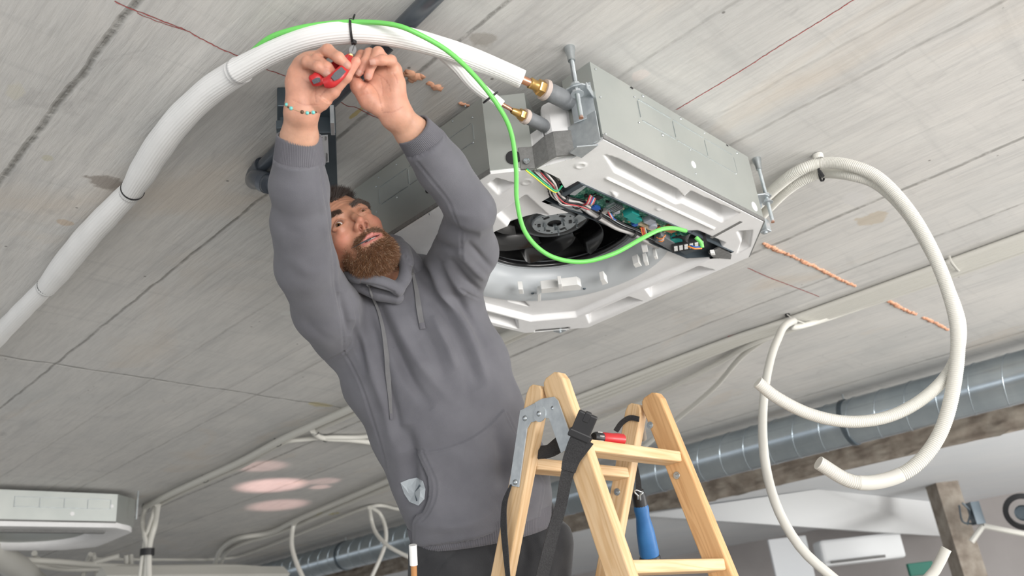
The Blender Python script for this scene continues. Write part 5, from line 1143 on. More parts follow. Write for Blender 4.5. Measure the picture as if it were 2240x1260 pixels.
def skinmat():
    m = bpy.data.materials.new('skin'); m.use_nodes = True; nt, b, N, L = nodes(m)
    a = N('VertexColor'); a.layer_name = 'col'; tc = N('TexCoord'); n1 = N('TexNoise'); n1.inputs['Scale'].default_value = 45; n1.inputs['Detail'].default_value = 6; L(tc.outputs['Object'], n1.inputs[0])
    mr = N('MapRange'); mr.inputs[1].default_value = .3; mr.inputs[2].default_value = .7; mr.inputs[3].default_value = .86; mr.inputs[4].default_value = 1.08; L(n1.outputs['Fac'], mr.inputs[0])
    mx = N('Mix'); mx.data_type = 'RGBA'; mx.blend_type = 'MULTIPLY'; mx.inputs[0].default_value = 1; L(a.outputs['Color'], mx.inputs[6]); L(mr.outputs[0], mx.inputs[7]); L(mx.outputs[2], b.inputs['Base Color'])
    b.inputs['Roughness'].default_value = .5; b.inputs['Subsurface Weight'].default_value = .25; b.inputs['Subsurface Radius'].default_value = (.010, .0035, .0018); b.inputs['Subsurface Scale'].default_value = 1
    n2 = N('TexNoise'); n2.inputs['Scale'].default_value = 320; n2.inputs['Detail'].default_value = 3; L(tc.outputs['Object'], n2.inputs[0]); bp = N('Bump'); bp.inputs['Strength'].default_value = .35; bp.inputs['Distance'].default_value = .0008; L(n2.outputs['Fac'], bp.inputs['Height']); L(bp.outputs[0], b.inputs['Normal'])
    return m
M['skin'] = skinmat()
q_ = tohead(VB); isH = (np.linalg.norm(VB - hp(0, -.07, -.02), axis=1) < .19) & ((head_sdf(VB) < .004) | (neck_sdf(VB) < .004))
col = np.tile(V3(.56, .318, .218), (len(VB), 1))
def blend(mask, c): global col; col = col * (1 - mask[:, None]) + np.asarray(c)[None] * mask[:, None]
sstep = lambda x, a, b: np.clip((x - a) / (b - a), 0, 1) ** 2 * (3 - 2 * np.clip((x - a) / (b - a), 0, 1))
H_ = isH.astype(float)
blend(H_ * .85, (.50, .240, .150))
X_, Y_, Z_ = q_.T; aX = np.abs(X_)
blend(H_ * .55 * np.exp(-((aX - .045) / .022) ** 2 - ((Z_ + .03) / .02) ** 2) * (Y_ > -.05), (.66, .25, .18))
blend(H_ * .5 * np.exp(-(aX / .016) ** 2 - ((Z_ + .036) / .014) ** 2) * (Y_ > .0), (.64, .25, .18))
lipm = sstep(-np.abs(Z_ + .0742) + .0135 - aX * .28, 0, .003) * (aX < .0265) * (Y_ > -.008); blend(H_ * lipm, (.58, .22, .19))
blend(H_ * (np.abs(Z_ + .0742) < .0035) * (aX < .020) * (Y_ > -.006) * (Y_ < .006) * 1.0, (.16, .05, .05))
blend(H_ * np.exp(-((aX - .0075) / .004) ** 2 - ((Z_ + .0435) / .0050) ** 2) * (Y_ > .002) * .9, (.14, .04, .03))  # nostrils: shade of the recess painted into the skin colour
_up = [V3(.0165, -.002, -.002), V3(.023, .0035, .0058), V3(.032, .0055, .0078), V3(.041, .0005, .0055), V3(.0475, -.0075, -.001)]
_sq = np.column_stack([np.abs(q_[:, 0]), q_[:, 1], q_[:, 2] + np.where(q_[:, 0] > 0, .0036, .0014)]); _l = chain(_sq - V3(0, .0006, -.0012), _up, [0, 0, 0, 0, 0])
blend(H_ * .85 * np.exp(-(np.clip(_l, 0, 1) / .0019) ** 2), (.05, .025, .02))
# where the beard grows the skin shows brown stubble
def beard_density(q):
    x, y, z = q.T; ax = np.abs(x)
    jaw = sstep(-z, .060, .088) * sstep(y + .4 * np.clip(ax - .03, 0, .03), -.080, -.060)
    side = sstep(ax, .042, .054) * sstep(-z, .040, .065) * sstep(y, -.135, -.105) * sstep(z, -.110, -.095)
    mo = np.exp(-((z + .0560 + ax * .16) / .0066) ** 2) * (z < -.0475) * (ax < .033) * (y > -.03) * 2.2
    link = np.exp(-((ax - .0335) / .0055) ** 2) * (z < -.055) * (z > -.095) * (y > -.045)
    under = sstep(-z, .075, .10) * sstep(y, -.078, -.058)
    d = np.maximum.reduce([jaw * (z > -.20), side, mo, link * 1.4, under])
    d *= 1 - np.clip(1.25 * np.exp(-(np.abs(ax) / .0285) ** 6 - ((z + .0755) / .0108) ** 4) * (y > -.02), 0, 1)
    return d * (1 - sstep(-z, .125, .140))
bd = np.clip(beard_density(q_), 0, 1) * H_
blend(bd * .80, (.17, .085, .05))
blend(H_ * sstep(Z_, .062, .078) * .8 * (aX < .09), (.10, .065, .045))
for hc_, (fx, fy) in ((ZR, (800, 620)), (ZL, (1300, 640))):
    dd = np.linalg.norm(VB - hc_(fx, fy), axis=1); blend(.45 * (1 - sstep(dd, .06, .12)), (.62, .27, .19))
for F in (FR, FL):
    for n_, (pts, rs) in F.items():
        dd = np.linalg.norm(VB - pts[-1], axis=1); blend(.45 * np.exp(-(dd / .012) ** 2), (.62, .22, .17))
fw_ = H_ * np.exp(-((Z_ - .052) / .016) ** 4) * np.exp(-(X_ / .045) ** 4) * (Y_ > -.05); VB = VB + NBm * (fw_ * .0004 * np.cos((Z_ + 6 * X_ ** 2) * 2 * PI / .0085))[:, None]
# creases of the palms and finger joints: grooves, their shade painted into the colour
offb = np.zeros(len(VB)); uvb, _ = project(VB); fb_ = np.clip(-np.einsum('ij,ij->i', (VB - OFF) / np.linalg.norm(VB - OFF, axis=1)[:, None], NBm) * 3, 0, 1)
def pdist(uv, pl):
    pl = np.asarray(pl, float); best = np.full(len(uv), 1e9)
    for i in range(len(pl) - 1):
        a, e = pl[i], pl[i + 1] - pl[i]; t = np.clip(((uv - a) @ e) / (e @ e), 0, 1); best = np.minimum(best, np.linalg.norm(uv - a - t[:, None] * e, axis=1))
    return best
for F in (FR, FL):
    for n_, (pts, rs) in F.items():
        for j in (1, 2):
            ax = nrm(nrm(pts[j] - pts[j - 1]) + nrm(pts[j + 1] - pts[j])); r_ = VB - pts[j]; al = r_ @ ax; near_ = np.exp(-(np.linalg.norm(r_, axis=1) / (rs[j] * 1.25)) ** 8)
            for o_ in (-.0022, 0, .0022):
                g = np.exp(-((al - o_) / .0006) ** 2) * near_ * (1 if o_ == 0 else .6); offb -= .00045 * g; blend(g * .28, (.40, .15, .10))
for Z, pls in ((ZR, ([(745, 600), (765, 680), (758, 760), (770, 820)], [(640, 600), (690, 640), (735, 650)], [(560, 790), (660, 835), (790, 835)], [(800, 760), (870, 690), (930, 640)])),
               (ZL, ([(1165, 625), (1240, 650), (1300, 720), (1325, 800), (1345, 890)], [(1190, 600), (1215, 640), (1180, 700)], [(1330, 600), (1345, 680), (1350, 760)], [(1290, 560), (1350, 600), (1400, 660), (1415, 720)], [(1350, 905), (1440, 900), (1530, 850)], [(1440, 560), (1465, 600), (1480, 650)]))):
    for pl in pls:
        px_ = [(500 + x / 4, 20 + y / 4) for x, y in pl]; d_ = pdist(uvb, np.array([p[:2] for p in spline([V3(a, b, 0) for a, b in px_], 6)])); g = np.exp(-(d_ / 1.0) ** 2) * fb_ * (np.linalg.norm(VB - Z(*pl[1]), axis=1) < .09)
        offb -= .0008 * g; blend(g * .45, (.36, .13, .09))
VB = VB + NBm * offb[:, None]
body = mk('body', VB, QB, M['skin'], man, None, True, recalc=False); paint(body, col)
bvh = BVHTree.FromPolygons([Vector(v) for v in VB], [tuple(map(int, q)) for q in QB])
def cast(bv, px, py, off=0.0):
    d = nrm(ray(px, py)); h, n_, i, t = bv.ray_cast(Vector((0, 0, CAMZ)), Vector(d))
    return (np.array(h) - d * off, np.array(n_)) if h is not None else (None, None)
# nails
M['nail'] = mat('finger_nail', (.50, .265, .205), .5)
for F, nms, out in ((FR, ('index', 'ring', 'middle'), 0), (FL, ('pinkie', 'ring', 'middle'), 0)):
    for n_ in nms:
        pts, rs = F[n_]; ax = nrm(pts[-1] - pts[-2]); to = nrm(V3(0, 0, CAMZ) - pts[-1]); to = nrm(to - ax * np.dot(to, ax)); sd = np.cross(ax, to)
        q = MB(); vs = []; fs = []
        for i in range(7):
            for j in range(7):
                u, v = (i - 3) / 3, (j - 3) / 3; w_ = .0062 * math.sqrt(max(0, 1 - .35 * max(0, u) ** 2)); th = v * .62; R_ = rs[-1] + .0006
                vs.append(pts[-1] + ax * (u * .0058 + .0015) + to * (R_ * math.cos(th) - .0006 * u * u - max(0, u) * .0012) + sd * R_ * math.sin(th) * (w_ / .0062))
        for i in range(6):
            for j in range(6): k = i * 7 + j; fs.append((k, k + 1, k + 8, k + 7))
        q.add(vs, fs); q.build('finger_nail', M['nail'], body, smooth=True)
# eyes
M['eyewhite'] = mat('eye_white', (.78, .76, .74), .15); M['iris'] = mat('brown_iris', (.10, .045, .02), .2, 0, (.16, .08, .03), 400); M['pupil'] = mat('pupil', (.004, .004, .004), .1)
look = HB.T @ nrm(V3(-.253, .952, -.17))
for sx_ in (-1, 1):
    ec = hp(sx_ * .0320, -.0108, .0003); q = MB(); q.lathe([(.0115 * math.sin(a), .0115 * math.cos(a)) for a in np.linspace(0, PI, 24)], ec, look, 32); e_ = q.build('eye', M['eyewhite'], body, smooth=True)
    q = MB(); q.lathe([(.0060 * t, .0116 * math.cos(math.asin(.0060 * t / .0116)) + .0004) for t in np.linspace(1, 0, 8)], ec, look, 28); q.build('iris', M['iris'], e_ , smooth=True)
    q = MB(); q.lathe([(.0026 * t, .0123) for t in (1, .5, 0)], ec, look, 20); q.build('pupil', M['pupil'], e_, smooth=True)
# teeth
q = MB()
for k in range(-4, 5): q.box((k * .0042 - .0019, -.003, -.0735), (k * .0042 + .0019, .0035 - abs(k) * .0008, -.0695), 0, (HB[0], HB[1], HB[2]), HO)
q.build('teeth', M['eyewhite'], body, bevel=.0006)

# hair, beard and brows as strands
def strands(name, roots, norms, lens, dirs, wid, cols, m, curl=.25, nseg=4, parent=None, nw=.35):
    n = len(roots); rng = np.random.default_rng(5); vs = np.zeros((n, nseg + 1, 2, 3)); p = roots - norms * .001; d = norms * nw + dirs; d += rng.normal(0, .22, d.shape); d /= np.linalg.norm(d, axis=1)[:, None]
    cam_ = np.array([0, 0, CAMZ]); cc_ = []
    for i in range(nseg + 1):
        s_ = np.cross(d, cam_ - p); s_ /= np.linalg.norm(s_, axis=1)[:, None] + 1e-9; s_ += rng.normal(0, .2, s_.shape); w = wid * (1 - .85 * (i / nseg) ** 1.5)
        vs[:, i, 0] = p - s_ * w; vs[:, i, 1] = p + s_ * w
        p = p + d * (lens / nseg)[:, None]; d = d + dirs * .25 + rng.normal(0, curl, d.shape); d /= np.linalg.norm(d, axis=1)[:, None]
    base = (np.arange(n) * (nseg + 1) * 2)[:, None]; fs = np.concatenate([base + np.array([2 * i, 2 * i + 1, 2 * i + 3, 2 * i + 2])[None] for i in range(nseg)])
    o = mk(name, vs.reshape(-1, 3), fs, m, parent, None, True, recalc=False); paint(o, np.repeat(cols, (nseg + 1) * 2, 0)); return o
def hairmat():
    m = bpy.data.materials.new('hair'); m.use_nodes = True; nt, b, N, L = nodes(m); a = N('VertexColor'); a.layer_name = 'col'; L(a.outputs['Color'], b.inputs['Base Color']); b.inputs['Roughness'].default_value = .45; b.inputs['Specular IOR Level'].default_value = .35; return m
M['hair'] = hairmat(); rng = np.random.default_rng(11)
tri = VB[QB]; cen_ = tri.mean(1); nf = np.cross(tri[:, 2] - tri[:, 0], tri[:, 3] - tri[:, 1]); ar = np.linalg.norm(nf, axis=1); nf /= ar[:, None] + 1e-12
if np.einsum('ij,ij->i', nf, NBm[QB[:, 0]]).mean() < 0: nf = -nf
hh = tohead(cen_); okh = (np.linalg.norm(cen_ - hp(0, -.07, -.02), axis=1) < .19) & ((head_sdf(cen_) < .004) | (neck_sdf(cen_) < .004))
def scatter(dens, n):
    w = ar * dens * okh; i = rng.choice(len(w), n, p=w / w.sum()); t = rng.random((n, 2)); a = tri[i]
    return a[:, 0] + (a[:, 1] - a[:, 0]) * t[:, :1] + (a[:, 3] - a[:, 0]) * t[:, 1:] , nf[i], hh[i]
r_, n_, h_ = scatter(beard_density(hh), 15000)
dirs = HB.T @ np.array([0, .25, -1.0]); dirs = np.tile(dirs, (len(r_), 1)) + np.outer(np.sign(h_[:, 0]) * np.clip(np.abs(h_[:, 0]) * 9, 0, .5), HB[0])
mo = (h_[:, 2] > -.066) & (np.abs(h_[:, 0]) < .03); dirs[mo] = (np.outer(np.sign(h_[mo, 0]) * 1.2, HB[0]) + np.outer(np.ones(mo.sum()), HB[2] * -.8))
ln = np.where(mo, .009, .006 + .010 * sstep(-h_[:, 2], .06, .105)) * rng.uniform(.6, 1.2, len(r_)); ln *= np.where(h_[:, 2] < -.135, .5, 1)
ct = rng.random(len(r_))[:, None]; cb_ = V3(.085, .040, .022) * (1 - ct) + V3(.26, .125, .060) * ct; gl = rng.random(len(r_)) < .07; cb_[gl] = V3(.50, .36, .24)
cb_[mo] *= .75
strands('beard', r_, n_, ln, dirs * .55, .00028, cb_, M['hair'], .30, 4, body)
hx_, hy_, hz_ = hh.T
dh = sstep(hz_ + .012 * np.cos(hx_ * 40) + np.clip(-hy_ - .02, 0, .2) * .95, .066, .074) * (hz_ > -.02 + .3 * np.clip(-.11 - hy_, -.1, .0)) * (hz_ > -.05) * (1 - (hx_ > .028) * (hz_ < .075))
r_, n_, h_ = scatter(dh, 16000)
dirs = HB.T @ np.array([.75, .25, .35]); dirs = np.tile(dirs, (len(r_), 1)); fr_ = h_[:, 1] > -.06
ln = np.where(fr_, .021, .016) * rng.uniform(.7, 1.2, len(r_)); ct = rng.random(len(r_))[:, None]
strands('hair', r_, n_, ln, dirs * .6, .00035, V3(.012, .007, .005) * (1 - ct) + V3(.040, .022, .014) * ct, M['hair'], .14, 4, body, .22)
ds = sstep(np.abs(hx_), .055, .062) * sstep(hz_, -.02, .0) * (hy_ < -.055); r_, n_, h_ = scatter(ds, 3500); ct = rng.random(len(r_))[:, None]
strands('sideburns', r_, n_, np.full(len(r_), .006), np.tile(HB.T @ np.array([0, .1, -.8]), (len(r_), 1)), .0003, V3(.03, .018, .012) + 0 * ct + .03 * ct, M['hair'], .2, 3, body)
for sx_ in (-1, 1):
    u = hx_ * sx_; yc_ = .0195 + .006 * np.clip((u - .012) / .03, 0, 1) - .012 * np.clip((u - .038) / .018, 0, 1)
    de = np.exp(-((hz_ - yc_) / .0052) ** 4) * (u > .010) * (u < .056) * (hy_ > -.045); r_, n_, h_ = scatter(de, 1700); ct = rng.random(len(r_))[:, None]
    strands('eyebrow', r_, n_, rng.uniform(.006, .011, len(r_)), np.tile(HB.T @ np.array([sx_ * .9, .1, .30]), (len(r_), 1)), .0003, V3(.025, .015, .010) * (1 - ct) + V3(.07, .04, .025) * ct, M['hair'], .12, 3, body)

# ------------------------------------------------------------------ clothing
def fabric(name, c1, c2, bs=900):
    m = mat(name, c1, .92, 0, c2, 14, .35, bs, sheen=.15, c_lo=.3, c_hi=.7); return m
M['hoodie'] = fabric('grey_hoodie_jersey', (.112, .112, .128), (.142, .142, .160))
M['rib'] = fabric('grey_rib_knit', (.114, .112, .128), (.138, .136, .154))
M['jeans'] = fabric('black_work_trousers', (.020, .021, .024), (.040, .041, .045), 500)
cw = lambda x, y: CAMR @ V3(x, y, 0)
SR2 = P(752, 712, 2.0)
TOR = [(P(878, 668, 2.01), cw(.93, -.36), .125, .088), (P(902, 725, 2.02), cw(.95, -.28), .178, .115), (P(930, 815, 2.03), cw(.965, -.25), .196, .125), (P(978, 920, 2.02), cw(.965, -.25), .182, .125),
       (P(1026, 1030, 2.01), cw(.965, -.25), .178, .132), (P(1046, 1105, 2.00), cw(.96, -.28), .172, .134), (P(1050, 1140, 1.995), cw(.95, -.31), .165, .130)]
SLR = ([P(654, 345, 1.60), P(656, 410, 1.635), P(657, 480, 1.68), P(672, 580, 1.77), P(712, 675, 1.90), P(768, 735, 2.02)], [.047, .0525, .0545, .062, .074, .080])
SLL = ([P(928, 312, 1.64), P(968, 370, 1.685), P(1030, 462, 1.75), P(1020, 545, 1.90), P(985, 625, 2.0)], [.043, .0475, .0505, .068, .078])
def unit_box(p):           # the cloth stays clear of the ceiling unit behind the shoulders
    c_ = V3(1.60, 1.28, CAMZ + 1.03); q = np.abs(p - c_) - V3(.474, .462, .110); return np.linalg.norm(np.maximum(q, 0), axis=1) + np.minimum(q.max(1), 0)
def hood_sdf(p):
    d = loft(p, TOR, .03)
    d = smin(d, chain(p, *SLR, .02), .035); d = smin(d, chain(p, *SLL, .016), .035)
    d = smin(d, cone(p, P(800, 668, 2.02), P(880, 650, 2.03), .062, .06), .03); d = smin(d, cone(p, P(960, 600, 2.04), P(900, 640, 2.03), .055, .06), .03)
    d = smin(d, cone(p, P(905, 610, 2.10), P(860, 600, 2.06), .075, .065), .03)
    d = smax(d, -(cone(p, hp(0, -.085, -.08), P(845, 585, 1.97), .060, .054)), .012)
    d = smax(d, -(neck_sdf(p) - .004), .008); d = smax(d, -unit_box(p), .012)
    for (a, b, r) in ((SLR[0][0], SLR[0][1], .040), (SLL[0][0], SLL[0][1], .036)):       # open sleeve ends, cut flat
        ax = nrm(b - a); pl = -((p - a) @ ax); rr_ = np.linalg.norm(p - a, axis=1); d = np.where(rr_ < .11, smax(d, pl, .002), d)
    bt = TOR[-1][0] + nrm(TOR[-1][0] - TOR[-2][0]) * .012; ax = nrm(TOR[-1][0] - TOR[-3][0]); d = smax(d, (p - bt) @ ax, .004)
    return d
ap = np.array([t[0] for t in TOR] + SLR[0] + SLL[0]); VH, QH, NH = sdf_mesh(hood_sdf, ap.min(0) - .22, ap.max(0) + .22, .0034)
# folds: valleys (negative) and ridges (positive) laid along the cloth: photo-space path, width px, height mm
FOLDS = [
 ([(905, 605), (945, 650), (985, 705), (1020, 775), (1048, 850)], 13, -7), ([(930, 600), (975, 655), (1015, 715), (1048, 790), (1070, 850)], 10, 5),
 ([(880, 650), (915, 700), (950, 765), (975, 830)], 12, -4), ([(815, 640), (840, 700), (868, 770), (900, 835), (945, 895)], 13, -9), ([(835, 640), (868, 705), (900, 770), (945, 830), (1000, 890)], 14, 5),
 ([(800, 650), (815, 720), (835, 790), (850, 850), (868, 930), (885, 990)], 12, -6), ([(775, 690), (800, 760), (822, 830), (845, 900), (862, 980)], 12, 5), ([(772, 700), (790, 770), (805, 820)], 8, -5),
 ([(885, 930), (897, 990), (893, 1060), (885, 1110)], 16, -12), ([(965, 690), (995, 760), (1020, 830), (1030, 900)], 11, -3), ([(945, 690), (975, 750), (1000, 810)], 10, 5),
 ([(985, 560), (1010, 600), (1040, 630), (1065, 645)], 8, -7), ([(970, 575), (990, 615), (1015, 645)], 8, 5), ([(1005, 545), (1035, 585), (1065, 615)], 8, 5), ([(1020, 530), (1050, 560), (1078, 590)], 7, -4),
 ([(955, 560), (975, 600), (1000, 650), (1030, 700), (1060, 760)], 9, -6), ([(940, 575), (960, 620), (990, 680)], 9, 5), ([(915, 560), (935, 600), (950, 640)], 9, -5),
 ([(968, 478), (990, 500), (1020, 515), (1050, 515)], 9, -5), ([(975, 455), (1005, 470), (1040, 470)], 9, 3), ([(945, 505), (965, 530), (1000, 550)], 9, -5), ([(1040, 430), (1060, 455), (1070, 490)], 10, -3),
 ([(605, 470), (625, 500), (665, 512)], 12, -1.2), ([(610, 600), (640, 640), (690, 665)], 14, -1.2), ([(630, 560), (670, 590), (715, 590)], 14, 3), ([(720, 540), (730, 610), (745, 680), (757, 740)], 7, -3), ([(600, 390), (640, 420), (690, 415)], 13, 1.0), ([(660, 700), (700, 735), (740, 750)], 10, -3), ([(745, 640), (757, 690), (765, 735)], 7, -6), ([(690, 345), (700, 430), (712, 520), (722, 580)], 5, 2),
 ([(955, 950), (1000, 990), (1060, 1010)], 22, 3), ([(930, 880), (970, 930), (1030, 950), (1080, 930)], 20, 3), ([(900, 1140), (960, 1150), (1030, 1140), (1090, 1110)], 14, 4), ([(940, 1010), (950, 1080), (960, 1150)], 18, 3), ([(1080, 930), (1095, 1000), (1100, 1080)], 14, -5), ([(1150, 960), (1165, 1030), (1150, 1100)], 14, -5),
 ([(1000, 700), (1040, 760), (1085, 830), (1120, 880)], 16, 3), ([(1075, 700), (1100, 780), (1130, 860)], 12, -3)]
SEAMS = [[(924, 986), (940, 1020), (954, 1055), (954, 1090), (942, 1120), (926, 1138)], [(1108, 905), (1128, 945), (1150, 990)], [(762, 640), (776, 680), (780, 715), (768, 752), (748, 772), (722, 784), (700, 785)], [(1005, 628), (1030, 645), (1055, 655), (1078, 648)], [(698, 345), (708, 430), (722, 520), (735, 610), (748, 700), (752, 770)], [(752, 770), (790, 840), (812, 905), (835, 990), (862, 1100)], [(915, 350), (950, 400), (985, 450), (1005, 510), (1012, 560)]]
def polydist(uv, pl):
    pl = np.asarray(pl, float); best = np.full(len(uv), 1e9); tt = np.zeros(len(uv)); L_ = np.r_[0, np.cumsum(np.linalg.norm(np.diff(pl, axis=0), axis=1))]
    for i in range(len(pl) - 1):
        a, e = pl[i], pl[i + 1] - pl[i]; t = np.clip(((uv - a) @ e) / (e @ e), 0, 1); d = np.linalg.norm(uv - a - t[:, None] * e, axis=1); m = d < best; best[m] = d[m]; tt[m] = ((L_[i] + t * np.linalg.norm(e)) / L_[-1])[m]
    return best, tt
def sp2(pl, n=8): return np.array([p[:2] for p in spline([V3(a, b, 0) for a, b in pl], n)])
uv, dep = project(VH); view = (VH - OFF); view /= np.linalg.norm(view, axis=1)[:, None]; front = np.clip(-np.einsum('ij,ij->i', view, NH) * 3, 0, 1)
off = np.zeros(len(VH))
for pl, w, a in FOLDS:
    d, t = polydist(uv, sp2(pl)); off += (1.9 if abs(a) > 3.5 else 1.0) * a / 1000 * np.exp(-(d / w) ** 2) * np.sin(np.clip(t, 0, 1) * PI) ** .6
for pl in SEAMS:
    d, t = polydist(uv, sp2(pl)); off += -.0016 * np.exp(-(d / 2.2) ** 2) + .0010 * np.exp(-((d - 5) / 2.5) ** 2)
POCK = [(905, 990), (960, 982), (1020, 962), (1068, 930), (1102, 892), (1120, 930), (1150, 975), (1190, 1060), (1180, 1180), (1000, 1240), (900, 1215), (905, 1136), (925, 1118), (937, 1085), (934, 1045), (918, 1012)]
ps = polysdf(uv, sp2(POCK[:5], 3).tolist() + POCK[5:10] + sp2(POCK[10:] + [POCK[0]], 3).tolist())
low = (np.abs(VH - TOR[5][0]).max(1) < .6)
off += .0050 * sstep(-ps, 0, 3) * low
off -= .0012 * np.exp(-((ps + 8) / 2.0) ** 2) * low
slit_, _ = polydist(uv, sp2([(903, 992), (918, 1015), (934, 1048), (936, 1085), (924, 1118), (906, 1134)])); off -= .006 * np.exp(-(slit_ / 5) ** 2) * (ps > -1)
rngn = np.random.default_rng(2)
VH = VH + NH * (off * front)[:, None]
# soft overall unevenness of the cloth
for k in range(10):
    dv = nrm(rngn.normal(size=3)); ph = rngn.uniform(0, 6); VH = VH + NH * (.0011 * np.sin(VH @ dv * rngn.uniform(28, 70) + ph))[:, None]
hoodie = mk('hoodie', VH, QH, M['hoodie'], man, None, True, recalc=False)
bvH = BVHTree.FromPolygons([Vector(v) for v in VH], [tuple(map(int, q)) for q in QH])
# ribbed cuffs and hem band as lofted rings
def ribring(name, st, nrib, m, parent, nseg=None, amp=.0008, thick=.004):
    seg = nrib * 4; vs = []; n = len(st); th = np.arange(seg) * 2 * PI / seg
    rows = []
    for k, (c_, u, v, a, b) in enumerate(st): rows.append(c_ + np.outer(np.cos(th) * (a + amp * np.cos(nrib * th)), u) + np.outer(np.sin(th) * (b + amp * np.cos(nrib * th)), v))
    c_, u, v, a, b = st[0]; rows.insert(0, c_ + np.outer(np.cos(th) * (a - thick), u) + np.outer(np.sin(th) * (b - thick), v))
    c1, u1, v1, a1_, b1_ = st[min(2, n - 1)]; rows.insert(0, c1 + np.outer(np.cos(th) * (a1_ - thick * 1.3), u1) + np.outer(np.sin(th) * (b1_ - thick * 1.3), v1))
    R_ = np.concatenate(rows); nr = len(rows); k = np.arange(nr - 1)[:, None] * seg + np.arange(seg)[None]; k2 = np.arange(nr - 1)[:, None] * seg + (np.arange(seg) + 1) % seg
    return mk(name, R_, np.stack([k, k2, k2 + seg, k + seg], -1).reshape(-1, 4), m, parent, None, True, recalc=False)
def ringset(pts, rs, flat=1.0):
    st = []; pts = np.array(pts); n = len(pts)
    for i in range(n):
        t = nrm(pts[min(i + 1, n - 1)] - pts[max(i - 1, 0)]); u = CAMR @ V3(1, 0, 0); u = nrm(u - t * np.dot(u, t)); v = np.cross(t, u); st.append((pts[i], u, v, rs[i], rs[i] * flat))
    return st
ca_, cb2 = P(654, 296, 1.585), P(655, 356, 1.608)
ribring('cuff', ringset([ca_ + (cb2 - ca_) * t for t in np.linspace(0, 1, 9)], [.0405, .0415, .0425, .0435, .0445, .0455, .0468, .048, .0478]), 84, M['rib'], hoodie)
ca_, cb2 = P(902, 283, 1.615), P(936, 324, 1.65)
ribring('cuff', ringset([ca_ + (cb2 - ca_) * t for t in np.linspace(0, 1, 9)], [.0365, .0375, .0385, .0395, .0405, .0415, .0425, .0440, .0440]), 80, M['rib'], hoodie)
hm0, hm1 = P(1048, 1128, 1.995), P(1055, 1172, 1.99)
st = []
for t in np.linspace(1, 0, 7):
    c_ = hm0 + (hm1 - hm0) * t; tt = nrm(hm1 - hm0); u = cw(.95, -.31); u = nrm(u - tt * np.dot(u, tt)); v = np.cross(tt, u); g = 1 - .05 * t ** 2; st.append((c_, u, v, .171 * g, .136 * g))
ribring('hem_band', st, 190, M['rib'], hoodie, amp=.0010, thick=.006)
# hood collar
HC = [[P(752, 596, 1.93), P(775, 604, 1.865), P(812, 612, 1.845), P(845, 622, 1.855), P(870, 634, 1.87)], [P(868, 634, 1.872), P(886, 606, 1.875), P(889, 575, 1.895), P(880, 550, 1.93), P(862, 535, 1.98)]]
def collar_sdf(p):
    d = chain(p, spline(HC[0], 4), [.015] * 17, 0); d = smin(d, chain(p, spline(HC[1], 4), list(np.linspace(.014, .020, 17)), 0), .006)
    d = smin(d, chain(p, spline([P(880, 560, 1.96), P(905, 590, 1.97), P(925, 615, 1.99), P(935, 640, 2.0)], 3), [.030, .030, .030, .026, .026, .022, .02, .02, .018, .016]), .014)
    d = smin(d, chain(p, [P(752, 596, 1.93), P(770, 570, 2.05), P(830, 540, 2.12), P(862, 535, 1.98)], [.015, .03, .03, .02]), .02)
    d = smin(d, chain(p, [P(780, 618, 1.90), P(830, 640, 1.90), P(868, 650, 1.90)], [.018, .020, .016]), .012)
    return smax(smax(d, -(neck_sdf(p) - .001), .004), -unit_box(p), .012)
cp_ = np.array(HC[0] + HC[1] + [P(935, 640, 2.0), P(830, 540, 2.12)]); VC, QC, NC = sdf_mesh(collar_sdf, cp_.min(0) - .06, cp_.max(0) + .06, .0024)
uvc, _ = project(VC); offc = np.zeros(len(VC))
for pl in ([(885, 560), (900, 590), (915, 620)], [(800, 632), (840, 640), (866, 648)], [(893, 565), (912, 600), (928, 625)], [(790, 622), (830, 628), (860, 640)]):
    d, t = polydist(uvc, sp2(pl)); offc -= .0035 * np.exp(-(d / 4) ** 2)
VC = VC + NC * offc[:, None]
mk('hood', VC, QC, M['hoodie'], hoodie, None, True, recalc=False)
bvC = BVHTree.FromPolygons([Vector(v) for v in VC], [tuple(map(int, q)) for q in QC])
def oncloth(px, py, off):
    a, na = cast(bvH, px, py, off); b, nb_ = cast(bvC, px, py, off)
    if a is None and b is None: return None
    if b is not None and (a is None or np.linalg.norm(b - OFF) < np.linalg.norm(a - OFF)): return b + 0 * nb_
    return a
M['cord'] = fabric('grey_drawcord', (.125, .125, .130), (.20, .20, .205), 1500)
def cordstring(pxs, ws, label):
    pts = [oncloth(x, y, .004) for x, y in sp2(pxs, 6)]; pts = [p for p in pts if p is not None]; n = len(pts); pts = np.array(pts)
    for _ in range(3): pts[1:-1] = (pts[:-2] + pts[1:-1] * 2 + pts[2:]) / 4
    o = band(pts, ws, nrm(-ray(*pxs[1])), .0025, 'drawstring', M['cord'], hoodie)
    e = MB(); d_ = nrm(pts[-1] - pts[-3]); e.tube([pts[-1] - d_ * .010, pts[-1] + d_ * .004], .0052 * ws[-1] / .009, 10, flat=.5, up=nrm(-ray(*pxs[1]))); e.build('stitched_end', M['rib'], o)
    return o
cordstring([(806, 624), (815, 650), (828, 680), (838, 720), (845, 770), (849, 820), (853, 870), (856, 914)], [.003, .005, .006, .008, .010, .012, .008, .006], '')
cordstring([(900, 582), (906, 610), (912, 640), (916, 670), (921, 700), (924, 716)], [.004, .007, .010, .012, .012, .012], '')
q = MB(); A = oncloth(806, 623, .002); q.lathe([(.002, 0), (.0045, .001), (.0048, -.001)], A, nrm(-ray(806, 623)), 16); q.build('eyelet', M['black'], hoodie)
